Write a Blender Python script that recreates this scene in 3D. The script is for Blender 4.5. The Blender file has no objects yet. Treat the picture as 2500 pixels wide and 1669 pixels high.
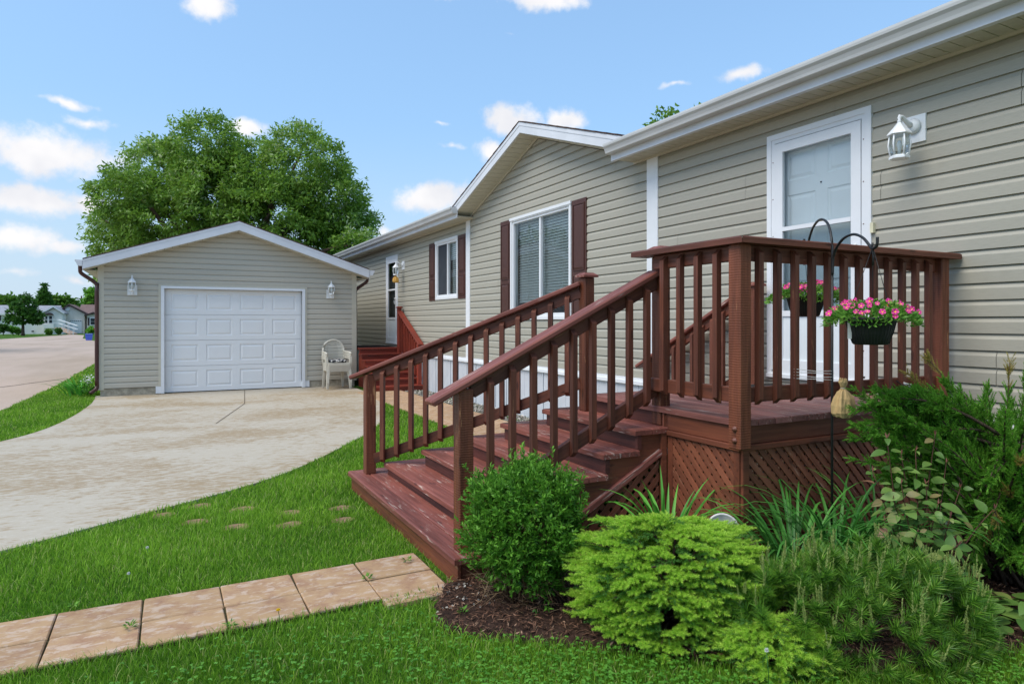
import bpy, math, random
import numpy as np
from mathutils import Matrix, Vector
rnd = random.Random(11); NR = np.random.default_rng(11)
SC = bpy.context.scene; COL = SC.collection; rad = math.radians
# ------------------------------------------------------------------ camera, sky, sun, exposure
H = 1.46; YAW = 27.5; FPX = 1611.0
cam = bpy.data.cameras.new('camera'); co = bpy.data.objects.new('camera', cam); COL.objects.link(co)
co.location = (0, 0, H); co.rotation_euler = (rad(90), 0, rad(-YAW))
cam.sensor_width = 36; cam.lens = FPX / 2500 * 36; cam.shift_y = -0.019; cam.clip_start = .05; cam.clip_end = 1500
SC.camera = co
SUN_EL, SUN_AZ = 56, -97
sd = bpy.data.lights.new('sun', 'SUN'); sd.energy = 1.5; sd.angle = rad(40); sd.color = (1, .93, .82)
so = bpy.data.objects.new('sun', sd); COL.objects.link(so); so.location = (0, 0, 30)
_d = Vector((math.sin(rad(SUN_AZ)) * math.cos(rad(SUN_EL)), math.cos(rad(SUN_AZ)) * math.cos(rad(SUN_EL)), math.sin(rad(SUN_EL))))
so.rotation_euler = _d.to_track_quat('Z', 'Y').to_euler()
VS = SC.view_settings; VS.view_transform = 'Standard'; VS.look = 'None'; VS.gamma = 1; VS.exposure = 1.08; VS.use_curve_mapping = False
SKY_STRENGTH = .15; CLOUD = 3.2

def S(r, g, b):
    f = lambda c: (c / 255 / 12.92) if c / 255 <= .04045 else ((c / 255 + .055) / 1.055) ** 2.4
    return (f(r), f(g), f(b), 1)
_s, _c = math.sin(rad(YAW)), math.cos(rad(YAW))
def aim(u, v):
    r = (u - 1250) / FPX
    return Vector((_s + r * _c, _c - r * _s, (787 - v) / FPX))
class NT:
    def __init__(s, tree): s.t = tree
    def n(s, ty, **k):
        o = s.t.nodes.new(ty)
        for a, b in k.items(): setattr(o, a, b)
        return o
    def l(s, a, b): s.t.links.new(a, b)
    def val(s, op, a, b=None, clamp=False):
        o = s.n('ShaderNodeMath', operation=op); o.use_clamp = clamp
        for i, x in enumerate((a, b)):
            if x is None: continue
            if isinstance(x, (int, float)): o.inputs[i].default_value = x
            else: s.l(x, o.inputs[i])
        return o.outputs[0]
    def mix(s, f, a, b, bt='MIX'):
        o = s.n('ShaderNodeMix', data_type='RGBA', blend_type=bt)
        for i, x in ((0, f), (6, a), (7, b)):
            if isinstance(x, (int, float)): o.inputs[i].default_value = x
            elif isinstance(x, tuple): o.inputs[i].default_value = x
            else: s.l(x, o.inputs[i])
        return o.outputs[2]
    def ramp(s, f, a, b, lo=0., hi=1., smooth=True):
        o = s.n('ShaderNodeMapRange'); o.interpolation_type = 'SMOOTHSTEP' if smooth else 'LINEAR'
        s.l(f, o.inputs[0])
        for i, x in zip((1, 2, 3, 4), (a, b, lo, hi)): o.inputs[i].default_value = x
        return o.outputs[0]
    def noise(s, vec, scale, detail=3, rough=.55, dist=0.):
        o = s.n('ShaderNodeTexNoise'); o.inputs['Scale'].default_value = scale; o.inputs['Detail'].default_value = detail
        o.inputs['Roughness'].default_value = rough; o.inputs['Distortion'].default_value = dist
        if vec is not None: s.l(vec, o.inputs['Vector'])
        return o
    def mapping(s, vec, scale=(1, 1, 1), loc=(0, 0, 0), rot=(0, 0, 0), kind='POINT'):
        o = s.n('ShaderNodeMapping', vector_type=kind); s.l(vec, o.inputs[0])
        o.inputs[1].default_value = loc; o.inputs[2].default_value = rot; o.inputs[3].default_value = scale
        return o.outputs[0]

# sky: Nishita air with fair-weather clouds all the way round
wd = bpy.data.worlds.new('World'); SC.world = wd; wd.use_nodes = True
wt = NT(wd.node_tree); wd.node_tree.nodes.clear()
sky = wt.n('ShaderNodeTexSky', sky_type='NISHITA'); sky.sun_disc = False; sky.sun_elevation = rad(SUN_EL); sky.sun_rotation = rad(SUN_AZ)
sky.air_density = 1.0; sky.dust_density = .5; sky.ozone_density = 1.2
tc = wt.n('ShaderNodeTexCoord').outputs['Generated']
nz = wt.noise(tc, 9, 4); off = wt.n('ShaderNodeVectorMath', operation='SUBTRACT'); wt.l(nz.outputs['Color'], off.inputs[0]); off.inputs[1].default_value = (.5, .5, .5)
sc_ = wt.n('ShaderNodeVectorMath', operation='SCALE'); wt.l(off.outputs[0], sc_.inputs[0]); sc_.inputs[3].default_value = .045
dv = wt.n('ShaderNodeVectorMath', operation='ADD'); wt.l(tc, dv.inputs[0]); wt.l(sc_.outputs[0], dv.inputs[1]); dv = dv.outputs[0]
clouds = [(505, 14, 62, 30, 1), (165, 250, 75, 14, .75), (220, 292, 62, 20, .7), (130, 372, 160, 52, 1.05), (85, 490, 105, 34, 1), (225, 505, 62, 34, .8),
          (50, 585, 95, 36, .85), (150, 600, 70, 26, .7), (40, 668, 70, 24, .6), (180, 680, 90, 20, .5), (605, 316, 62, 24, .9), (1070, 315, 40, 14, .6), (1255, 298, 90, 36, 1.05),
          (1380, 288, 70, 34, .95), (1200, 380, 60, 42, .85), (1105, 372, 50, 18, .5), (1055, 482, 118, 44, 1), (1340, 0, 120, 30, .9), (1120, -6, 70, 20, .7),
          (1250, 95, 45, 14, .4), (1820, 180, 95, 24, .7), (1645, 217, 70, 14, .55), (930, 565, 45, 44, .6)]
blobs = []
for u, v, a, b, w in clouds:
    blobs.append((aim(u, v).normalized(), a / FPX * 1.02, b / FPX * 1.08, w))
for i in range(14):                                             # the same kind of cloud all around the rest of the sky
    az = rad(YAW + 48 + 264 * (i + rnd.random() * .8) / 14); el = rad(rnd.choice((5, 8, 12, 17, 24, 33)) + rnd.uniform(-2, 2))
    blobs.append((Vector((math.sin(az) * math.cos(el), math.cos(az) * math.cos(el), math.sin(el))), rnd.uniform(.05, .11), rnd.uniform(.02, .035), rnd.uniform(.7, 1.05)))
dsx = wt.n('ShaderNodeSeparateXYZ'); wt.l(dv, dsx.inputs[0])
azn = wt.val('ARCTAN2', dsx.outputs[0], dsx.outputs[1]); eln = wt.val('ARCSINE', dsx.outputs[2])
azn = wt.val('WRAP', wt.val('SUBTRACT', azn, rad(YAW)), math.pi); azn.node.inputs[2].default_value = -math.pi
ae = wt.n('ShaderNodeCombineXYZ'); wt.l(azn, ae.inputs[0]); wt.l(eln, ae.inputs[1])
cur = None
for d, a, b, w in blobs:
    az0 = (math.atan2(d.x, d.y) - rad(YAW) + math.pi) % (2 * math.pi) - math.pi; el0 = math.asin(d.z); a = a / math.cos(el0)
    m = wt.n('ShaderNodeVectorMath', operation='MULTIPLY_ADD'); wt.l(ae.outputs[0], m.inputs[0]); m.inputs[1].default_value = (1 / a, 1 / b, 0); m.inputs[2].default_value = (-az0 / a, -el0 / b, 0)
    ln = wt.n('ShaderNodeVectorMath', operation='LENGTH'); wt.l(m.outputs[0], ln.inputs[0])
    f = wt.val('SUBTRACT', w, ln.outputs['Value'])
    cur = f if cur is None else wt.val('MAXIMUM', cur, f)
fine = wt.noise(tc, 30, 6, .62)
cur = wt.val('ADD', cur, wt.val('MULTIPLY', wt.val('SUBTRACT', fine.outputs['Fac'], .5), 1.35))
alpha = wt.ramp(cur, .0, .68)
sx = wt.n('ShaderNodeSeparateXYZ'); wt.l(tc, sx.inputs[0])
air_f = wt.ramp(sx.outputs['Z'], .0, .6, .75, .5); haze_f = wt.ramp(sx.outputs['Z'], -.02, .30, .85, 0.)     # milky summer air, whiter towards the horizon
cc = wt.mix(wt.ramp(wt.noise(tc, 13, 3).outputs['Fac'], .35, .7), (CLOUD * 1.0, CLOUD * .99, CLOUD * 1.0, 1), (CLOUD * .84, CLOUD * .85, CLOUD * .90, 1))
skyc = wt.mix(air_f, sky.outputs[0], (CLOUD * .25, CLOUD * .48, CLOUD * .76, 1)); skyc = wt.mix(haze_f, skyc, (CLOUD * .60, CLOUD * .74, CLOUD * .88, 1))
skyc = wt.mix(alpha, skyc, cc)
bg = wt.n('ShaderNodeBackground'); bg.inputs[1].default_value = SKY_STRENGTH; wt.l(skyc, bg.inputs[0])
wd.cycles.sampling_method = 'MANUAL'; wd.cycles.sample_map_resolution = 256
wo = wt.n('ShaderNodeOutputWorld'); wt.l(bg.outputs[0], wo.inputs[0])

# ------------------------------------------------------------------ object helpers
WM = {}; CH = {}
def link(o, parent=None, M=None):
    M = M or Matrix.Identity(4); COL.objects.link(o); WM[o.name] = M
    if parent is not None:
        CH.setdefault(parent.name, []).append(o); o.parent = parent; o.matrix_local = WM[parent.name].inverted() @ M
    else: o.matrix_local = M
    return o
def tag(o, label=None, cat=None, group=None, kind=None):
    for k, v in (('label', label), ('category', cat), ('group', group), ('kind', kind)):
        if v: o[k] = v
    return o
def thing(name, loc, label, cat, group=None, rz=0, parent=None):
    o = bpy.data.objects.new(name, None); o.empty_display_size = .1
    link(o, parent, Matrix.Translation(loc) @ Matrix.Rotation(rz, 4, 'Z'))
    return tag(o, label, cat, group)
def copy_tree(src, M, parent=None):
    o = src.copy(); link(o, parent, M)
    for ch in SRC_CH(src): copy_tree(ch, M @ (WM[src.name].inverted() @ WM[ch.name]), o)
    return o
def SRC_CH(o): return list(CH.get(o.name, []))
def pydata(name, V, F, smooth=False, mats=(), mi=None):
    me = bpy.data.meshes.new(name); me.from_pydata([tuple(v) for v in V], [], F)
    if smooth: me.polygons.foreach_set('use_smooth', [True] * len(me.polygons))
    for m in mats: me.materials.append(m)
    if mi is not None: me.polygons.foreach_set('material_index', mi)
    me.update(); return me
class MB:
    """collects world-space shapes and links them as one mesh object with its origin at its centre"""
    def __init__(s): s.V = []; s.F = []; s.sm = []
    def add(s, V, F, smooth=False):
        b = len(s.V); s.V += [Vector(v) for v in V]; s.F += [tuple(i + b for i in f) for f in F]; s.sm += [smooth] * len(F); return s
    def box(s, x0, x1, y0, y1, z0, z1, M=None):
        V = [Vector((x, y, z)) for z in (z0, z1) for x, y in ((x0, y0), (x1, y0), (x1, y1), (x0, y1))]
        if M is not None: V = [M @ v for v in V]
        return s.add(V, [(3, 2, 1, 0), (4, 5, 6, 7), (0, 1, 5, 4), (1, 2, 6, 5), (2, 3, 7, 6), (3, 0, 4, 7)])
    def prism(s, poly, vec):
        n = len(poly); P = [Vector(p) for p in poly]; Q = [p + Vector(vec) for p in P]
        return s.add(P + Q, [tuple(range(n))[::-1], tuple(range(n, 2 * n))] + [(i, (i + 1) % n, n + (i + 1) % n, n + i) for i in range(n)])
    def tube(s, path, r, n=8, cap=True):
        P = [Vector(p) for p in path]; rs = r if isinstance(r, (list, tuple)) else [r] * len(P); V = []; F = []
        up = Vector((0, 0, 1))
        for i, p in enumerate(P):
            t = (P[min(i + 1, len(P) - 1)] - P[max(i - 1, 0)]).normalized()
            a = t.cross(up) if abs(t.dot(up)) < .95 else t.cross(Vector((1, 0, 0)))
            a.normalize(); b = t.cross(a).normalized()
            for k in range(n):
                w = 2 * math.pi * k / n; V.append(p + (a * math.cos(w) + b * math.sin(w)) * rs[i])
        for i in range(len(P) - 1):
            for k in range(n): F.append((i * n + k, i * n + (k + 1) % n, (i + 1) * n + (k + 1) % n, (i + 1) * n + k))
        if cap: F += [tuple(range(n))[::-1], tuple(range((len(P) - 1) * n, len(P) * n))]
        return s.add(V, F, True)
    def lathe(s, prof, c=(0, 0, 0), n=16, M=None, sm=True):
        V = []; F = []; m = len(prof)
        for r, z in prof:
            for k in range(n):
                w = 2 * math.pi * (k + .5) / n; v = Vector((c[0] + r * math.cos(w), c[1] + r * math.sin(w), c[2] + z)); V.append(M @ v if M is not None else v)
        for i in range(m - 1):
            for k in range(n): F.append((i * n + k, i * n + (k + 1) % n, (i + 1) * n + (k + 1) % n, (i + 1) * n + k))
        F += [tuple(range(n))[::-1], tuple(range((m - 1) * n, m * n))]
        return s.add(V, F, sm)
    def build(s, name, mat, parent=None, M=None, origin=None):
        lo = [min(v[i] for v in s.V) for i in range(3)]; hi = [max(v[i] for v in s.V) for i in range(3)]
        c = Vector(origin) if origin else Vector([(a + b) / 2 for a, b in zip(lo, hi)])
        me = pydata(name, [v - c for v in s.V], s.F); me.materials.append(mat)
        me.polygons.foreach_set('use_smooth', s.sm)
        T = Matrix.Translation(c)
        return link(bpy.data.objects.new(name, me), parent, (M @ T) if M is not None else T)
_chc = {}
def chamfer_mesh(l, w, t, b):
    k = (round(l, 4), round(w, 4), round(t, 4), b)
    if k in _chc: return _chc[k]
    V = []; hx, hy, hz = l / 2, w / 2, t / 2; idx = {}
    for sx in (-1, 1):
        for sy in (-1, 1):
            for sz in (-1, 1):
                for ax in range(3):
                    v = [sx * (hx - b), sy * (hy - b), sz * (hz - b)]; v[ax] += (sx, sy, sz)[ax] * b
                    idx[(sx, sy, sz, ax)] = len(V); V.append(v)
    F = []
    for ax in range(3):
        o = [a for a in range(3) if a != ax]
        for sg in (-1, 1):
            q = []
            for p, r in ((-1, -1), (1, -1), (1, 1), (-1, 1)):
                s3 = [0, 0, 0]; s3[ax] = sg; s3[o[0]] = p; s3[o[1]] = r; q.append(idx[(*s3, ax)])
            F.append(tuple(q))
        for p in (-1, 1):
            for r in (-1, 1):
                q = []
                for sg, a2 in ((-1, o[0]), (1, o[0]), (1, o[1]), (-1, o[1])):
                    s3 = [0, 0, 0]; s3[ax] = sg; s3[o[0]] = p; s3[o[1]] = r; q.append(idx[(*s3, a2)])
                F.append(tuple(q))
    for c3 in [(a, b2, c2) for a in (-1, 1) for b2 in (-1, 1) for c2 in (-1, 1)]: F.append(tuple(idx[(*c3, a)] for a in range(3)))
    me = pydata('board', V, F); bmfix(me); _chc[k] = me; return me
import bmesh
def bmfix(me):
    bm = bmesh.new(); bm.from_mesh(me); bmesh.ops.recalc_face_normals(bm, faces=bm.faces); bm.to_mesh(me); bm.free()
def frame(p0, p1, up):
    x = (Vector(p1) - Vector(p0)).normalized(); up = Vector(up); y = up.cross(x).normalized(); z = x.cross(y)
    M = Matrix((x, y, z)).transposed().to_4x4(); M.translation = (Vector(p0) + Vector(p1)) / 2; return M
def plank(name, p0, p1, w, t, up, mat, parent, b=.004):
    """board from p0 to p1; w across, t along up; its local X runs with the grain"""
    l = (Vector(p1) - Vector(p0)).length; me = chamfer_mesh(l, w, t, b)
    if len(me.materials) and me.materials[0] != mat: me = me.copy(); me.materials.clear()
    if not len(me.materials): me.materials.append(mat)
    return link(bpy.data.objects.new(name, me), parent, frame(p0, p1, up))
def inset(poly, d):
    n = len(poly); out = []
    A = sum(poly[i][0] * poly[(i + 1) % n][1] - poly[(i + 1) % n][0] * poly[i][1] for i in range(n)); sg = 1 if A > 0 else -1
    for i in range(n):
        p0, p1, p2 = (Vector(poly[(i + k) % n]) for k in (-1, 0, 1))
        a = (p1 - p0).normalized(); b = (p2 - p1).normalized(); n1 = Vector((-a.y, a.x)) * sg; n2 = Vector((-b.y, b.x)) * sg
        k = n1 + n2; out.append(p1 + k * (d / max(.2, 1 + n1.dot(n2))))
    return out
def board(name, poly, z0, z1, ang, mat, parent, b=.006):
    """horizontal board of any outline (world xy), eased top edge; grain along angle ang"""
    c = sum((Vector(p) for p in poly), Vector((0, 0))) / len(poly); n = len(poly)
    R_ = Matrix.Rotation(-ang, 2); L = [R_ @ (Vector(p) - c) for p in poly]; I = inset([tuple(v) for v in L], b); hz = (z1 - z0) / 2
    V = [(*v, -hz) for v in L] + [(*v, hz - b) for v in L] + [(*v, hz) for v in I]
    F = [tuple(range(n))[::-1], tuple(range(2 * n, 3 * n))] + [(k * n + i, k * n + (i + 1) % n, (k + 1) * n + (i + 1) % n, (k + 1) * n + i) for k in (0, 1) for i in range(n)]
    me = pydata(name, V, F, mats=[mat]); bmfix(me)
    return link(bpy.data.objects.new(name, me), parent, Matrix.Translation((c.x, c.y, (z0 + z1) / 2)) @ Matrix.Rotation(ang, 4, 'Z'))
class FM:
    """fast foliage mesh: arrays of triangles and quads with one random number a piece"""
    def __init__(s): s.T = []; s.Q = []; s.rt = []; s.rq = []
    def tri(s, A, r): s.T.append(A.reshape(-1, 3, 3)); s.rt.append(np.broadcast_to(r, (A.reshape(-1, 3, 3).shape[0],)))
    def quad(s, A, r): s.Q.append(A.reshape(-1, 4, 3)); s.rq.append(np.broadcast_to(r, (A.reshape(-1, 4, 3).shape[0],)))
    def build(s, name, mat, parent=None, origin=(0, 0, 0), smooth=False):
        T = np.concatenate(s.T) if s.T else np.zeros((0, 3, 3)); Q = np.concatenate(s.Q) if s.Q else np.zeros((0, 4, 3))
        V = np.concatenate([T.reshape(-1, 3), Q.reshape(-1, 3)]) - np.array(origin); nt, nq = len(T), len(Q)
        me = bpy.data.meshes.new(name); me.vertices.add(len(V)); me.vertices.foreach_set('co', V.astype(np.float32).ravel())
        me.loops.add(len(V)); me.loops.foreach_set('vertex_index', np.arange(len(V), dtype=np.int32))
        me.polygons.add(nt + nq); st = np.concatenate([np.arange(nt) * 3, nt * 3 + np.arange(nq) * 4]).astype(np.int32)
        me.polygons.foreach_set('loop_start', st)
        me.update(calc_edges=True)
        r = np.concatenate(([np.repeat(np.concatenate(s.rt), 3)] if s.rt else []) + ([np.repeat(np.concatenate(s.rq), 4)] if s.rq else [])).astype(np.float32)
        at = me.attributes.new('rnd', 'FLOAT', 'POINT'); at.data.foreach_set('value', r)
        me.materials.append(mat)
        return link(bpy.data.objects.new(name, me), parent, Matrix.Translation(origin))
def nrm(A): return A / np.maximum(np.linalg.norm(A, axis=-1, keepdims=True), 1e-9)
def rdir(n): return nrm(NR.normal(size=(n, 3)))
def perp(D):
    a = np.where(np.abs(D[..., 2:3]) < .9, np.array([0, 0, 1.]), np.array([1., 0, 0])); s = nrm(np.cross(D, a)); return s, np.cross(D, s)
def leaves(fm, P, D, L, W, r, up=None, fold=.15):
    n = len(P); D = nrm(D); U = nrm((rdir(n) if up is None else up + .35 * rdir(n))); Sd = nrm(np.cross(D, U)); N_ = np.cross(Sd, D)
    L = np.broadcast_to(L, (n,))[:, None]; W = np.broadcast_to(W, (n,))[:, None]
    m = P + D * L * .45 + N_ * W * fold
    fm.quad(np.stack([P, m + Sd * W / 2, P + D * L - N_ * W * fold, m - Sd * W / 2], 1), r)
def needles(fm, P, D, L, W, r):
    n = len(P); D = nrm(D); Sd = nrm(np.cross(D, rdir(n))); L = np.broadcast_to(L, (n,))[:, None]; W = np.broadcast_to(W, (n,))[:, None]
    fm.tri(np.stack([P - Sd * W / 2, P + Sd * W / 2, P + D * L], 1), r)

# ------------------------------------------------------------------ materials
def new_mat(name):
    m = bpy.data.materials.new(name); m.use_nodes = True; t = NT(m.node_tree); b = m.node_tree.nodes['Principled BSDF']; return m, t, b
def sc3(c, k): return (min(c[0] * k, 1), min(c[1] * k, 1), min(c[2] * k, 1), 1)
def pmat(name, col, rough=.55, spec=.4, var=.1, vs=5, bump=0, bs=80, metal=0, stretch=(1, 1, 1), orand=0., col2=None, bdist=.002):
    m, t, b = new_mat(name); v = t.mapping(t.n('ShaderNodeTexCoord').outputs['Object'], stretch)
    oi = t.n('ShaderNodeObjectInfo').outputs['Random']
    n = t.noise(v, vs, 4)
    c = t.mix(t.ramp(n.outputs['Fac'], .3, .7), sc3(col, 1 - var), col2 or sc3(col, 1 + var))
    if orand:
        g = t.val('ADD', t.val('MULTIPLY', oi, orand), 1 - orand / 2); hs = t.n('ShaderNodeHueSaturation'); t.l(c, hs.inputs['Color']); t.l(g, hs.inputs['Value']); c = hs.outputs[0]
    t.l(c, b.inputs['Base Color']); b.inputs['Roughness'].default_value = rough; b.inputs['Specular IOR Level'].default_value = spec; b.inputs['Metallic'].default_value = metal
    if bump:
        bn = t.n('ShaderNodeBump'); bn.inputs['Strength'].default_value = bump; bn.inputs['Distance'].default_value = bdist
        t.l(t.noise(v, bs, 3).outputs['Fac'], bn.inputs['Height']); t.l(bn.outputs[0], b.inputs['Normal'])
    return m
def wood(name, col, dark, worn, wear=.62, rough=.5, saw=0.):
    m, t, b = new_mat(name); ob = t.n('ShaderNodeTexCoord').outputs['Object']; oi = t.n('ShaderNodeObjectInfo').outputs['Random']
    sh = t.n('ShaderNodeCombineXYZ'); t.l(t.val('MULTIPLY', oi, 37.), sh.inputs[0]); t.l(t.val('MULTIPLY', oi, 91.), sh.inputs[1])
    ad = t.n('ShaderNodeVectorMath', operation='ADD'); t.l(ob, ad.inputs[0]); t.l(sh.outputs[0], ad.inputs[1]); v = ad.outputs[0]
    g = t.noise(t.mapping(v, (2.2, 46, 46)), 1.0, 5, .6, .4); big = t.noise(t.mapping(v, (1.2, 5, 5)), 1.0, 3)
    c = t.mix(t.ramp(g.outputs['Fac'], .32, .68), dark, col)
    c = t.mix(t.ramp(big.outputs['Fac'], .35, .75, 0, .7), c, sc3(col, 1.42)); kn = t.n('ShaderNodeTexVoronoi'); kn.inputs['Scale'].default_value = 1.; t.l(t.mapping(v, (3.2, 12, 12)), kn.inputs['Vector']); c = t.mix(t.ramp(kn.outputs['Distance'], .07, .16, .75, 0.), c, sc3(dark, .55))
    w = t.noise(t.mapping(v, (5, 60, 60)), 1.0, 6, .7); w2 = t.noise(t.mapping(v, (2.5, 7, 7)), 1.0, 2)
    wf = t.ramp(t.val('ADD', t.val('MULTIPLY', w.outputs['Fac'], .65), t.val('MULTIPLY', w2.outputs['Fac'], .35)), wear, wear + .07, 0, .8)
    c = t.mix(wf, c, worn)
    hs = t.n('ShaderNodeHueSaturation'); t.l(c, hs.inputs['Color']); t.l(t.val('ADD', t.val('MULTIPLY', oi, .36), .82), hs.inputs['Value']); c = hs.outputs[0]
    t.l(c, b.inputs['Base Color']); b.inputs['Specular IOR Level'].default_value = .35
    t.l(t.ramp(g.outputs['Fac'], .3, .7, rough + .14, rough - .06), b.inputs['Roughness'])
    hgt = g.outputs['Fac']
    if saw:
        wv = t.n('ShaderNodeTexWave', wave_type='BANDS', bands_direction='X'); wv.inputs['Scale'].default_value = 22; wv.inputs['Distortion'].default_value = 2.5; wv.inputs['Detail'].default_value = 2; t.l(v, wv.inputs[0])
        hgt = t.val('ADD', hgt, t.val('MULTIPLY', wv.outputs['Fac'], saw))
    bn = t.n('ShaderNodeBump'); bn.inputs['Strength'].default_value = .5; bn.inputs['Distance'].default_value = .0025; t.l(hgt, bn.inputs['Height']); t.l(bn.outputs[0], b.inputs['Normal'])
    return m
def leafmat(name, a, b_, c3=None, trans=.28, rough=.5, spec=.3):
    m, t, b = new_mat(name); at = t.n('ShaderNodeAttribute', attribute_name='rnd').outputs['Fac']
    cr = t.n('ShaderNodeValToRGB'); t.l(at, cr.inputs[0]); e = cr.color_ramp.elements; e[0].color = a; e[1].color = b_
    if c3: x = e.new(.86); x.color = b_; e[len(e) - 1].color = c3
    t.l(cr.outputs[0], b.inputs['Base Color']); b.inputs['Roughness'].default_value = rough; b.inputs['Specular IOR Level'].default_value = spec
    tr = t.n('ShaderNodeBsdfTranslucent'); t.l(cr.outputs[0], tr.inputs[0]); mx = t.n('ShaderNodeMixShader'); mx.inputs[0].default_value = trans
    t.l(b.outputs[0], mx.inputs[1]); t.l(tr.outputs[0], mx.inputs[2]); t.l(mx.outputs[0], m.node_tree.nodes['Material Output'].inputs[0]); return m
def glassmat(name, tint=(.9, .95, .95, 1), refl=1.0, rough=.02):
    m, t, b = new_mat(name); fr = t.n('ShaderNodeFresnel'); fr.inputs[0].default_value = 1.52
    gl = t.n('ShaderNodeBsdfGlossy'); gl.inputs['Roughness'].default_value = rough; gl.inputs['Color'].default_value = (1, 1, 1, 1)
    tr = t.n('ShaderNodeBsdfTransparent'); tr.inputs[0].default_value = tint; mx = t.n('ShaderNodeMixShader')
    t.l(t.val('MULTIPLY', fr.outputs[0], 1.0 * refl, True), mx.inputs[0]); t.l(tr.outputs[0], mx.inputs[1]); t.l(gl.outputs[0], mx.inputs[2])
    t.l(mx.outputs[0], m.node_tree.nodes['Material Output'].inputs[0]); return m
M_SID = pmat('vinyl_siding', S(167, 163, 149), .5, .35, .05, 2.5, .25, 1.0, stretch=(60, 6, 90), orand=.05)
M_SIDG = pmat('garage_siding', S(187, 181, 166), .5, .35, .05, 2.5, .25, 1.0, stretch=(6, 60, 90), orand=.05)
M_TRIM = pmat('beige_trim', S(194, 188, 170), .5, .35, .04)
M_WHITE = pmat('white_vinyl', S(226, 228, 230), .4, .45, .03, 3)
M_FASC = pmat('white_aluminium', S(212, 214, 218), .38, .5, .05, 2.5)
M_SOF = pmat('soffit_vinyl', S(196, 192, 176), .5, .35, .06, 12)
M_GUT = pmat('gutter_aluminium', S(196, 197, 196), .35, .5, .05, 2)
M_SHUT = pmat('brown_shutter', S(78, 48, 40), .5, .4, .12, 30, .3, 120)
M_BROWN = pmat('brown_downspout', S(70, 38, 32), .4, .5, .1)
M_SKIRT = pmat('grey_skirting', S(198, 201, 206), .5, .35, .05, 3)
M_CONC = pmat('foundation_concrete', S(166, 158, 140), .9, .2, .22, 14, .6, 90, bdist=.006)
M_ROOF = pmat('brown_shingles', S(86, 70, 64), .9, .2, .35, 40, .8, 120, bdist=.006, orand=.25)
M_GDOOR = pmat('garage_door_steel', S(230, 230, 229), .42, .4, .02, 2, .15, 60)
M_DOOR = pmat('white_steel_door', S(222, 228, 230), .45, .4, .03, 3)
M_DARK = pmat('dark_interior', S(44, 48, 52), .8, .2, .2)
M_SCREEN = pmat('insect_screen', S(58, 62, 68), .7, .2, .08)
M_BLIND = pmat('white_blind', S(226, 228, 222), .5, .35, .04)
M_GLASS = glassmat('window_glass'); M_GLASS2 = glassmat('storm_glass', (.95, .98, .98, 1), .6); M_LAMPG = glassmat('lamp_glass', (.9, .93, .92, 1), .8, .12)
M_LAMP = pmat('white_cast_metal', S(228, 231, 232), .45, .45, .04)
M_BRASS = pmat('brass', S(150, 120, 60), .35, .5, .1, metal=.8)
M_BLACKM = pmat('black_wrought_iron', S(26, 26, 26), .45, .5, .2, 40, .3, 90)
M_POT = pmat('black_plastic_pot', S(24, 27, 26), .5, .45, .12, 40)
M_RAIL = wood('stained_rail_wood', S(106, 60, 44), S(72, 41, 31), S(170, 120, 86), .60)
M_POST = wood('stained_post_wood', S(114, 64, 43), S(78, 43, 30), S(184, 134, 92), .59, saw=.7)
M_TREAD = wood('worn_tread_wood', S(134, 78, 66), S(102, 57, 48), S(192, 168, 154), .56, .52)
M_DECK = wood('worn_deck_wood', S(132, 84, 76), S(104, 64, 58), S(182, 158, 148), .555, .54)
M_FACE = wood('stained_skirt_wood', S(120, 68, 48), S(92, 51, 37), S(172, 124, 92), .60)
M_LATT = wood('lattice_wood', S(132, 79, 57), S(102, 59, 43), S(188, 150, 124), .58)
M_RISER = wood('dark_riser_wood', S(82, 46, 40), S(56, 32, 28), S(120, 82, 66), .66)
M_RED = wood('fresh_red_stain', S(128, 52, 36), S(96, 38, 28), S(160, 92, 70), .68)
M_RESIN = pmat('cream_resin', S(206, 200, 184), .45, .4, .05, 8)
M_SOIL = pmat('mulch_soil', S(62, 46, 38), .95, .15, .45, 30, 1, 70, bdist=.02)
M_BARK = pmat('bark', S(84, 70, 58), .9, .15, .3, 8, .8, 30, stretch=(3, 3, .6), bdist=.02)
M_TWIG = pmat('dry_twig', S(112, 84, 66), .9, .15, .3, 8)
M_STEM = pmat('reddish_stem', S(88, 60, 48), .7, .2, .2)
M_PAPER = pmat('brown_paper', S(196, 166, 116), .8, .2, .1, 14, .4, 40, bdist=.006)
M_STRING = pmat('white_string', S(214, 212, 206), .7, .3, .05)
M_BLUEBIN = pmat('blue_plastic', S(80, 104, 205), .45, .4, .06)
M_BOLT = pmat('painted_bolt', S(110, 66, 52), .5, .5, .2)
M_MAT = pmat('dark_doormat', S(48, 46, 44), .95, .1, .3, 60)
M_STONE = pmat('paver_stone', S(136, 112, 86), .9, .2, .2, 22, .6, 80, bdist=.004)

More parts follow.
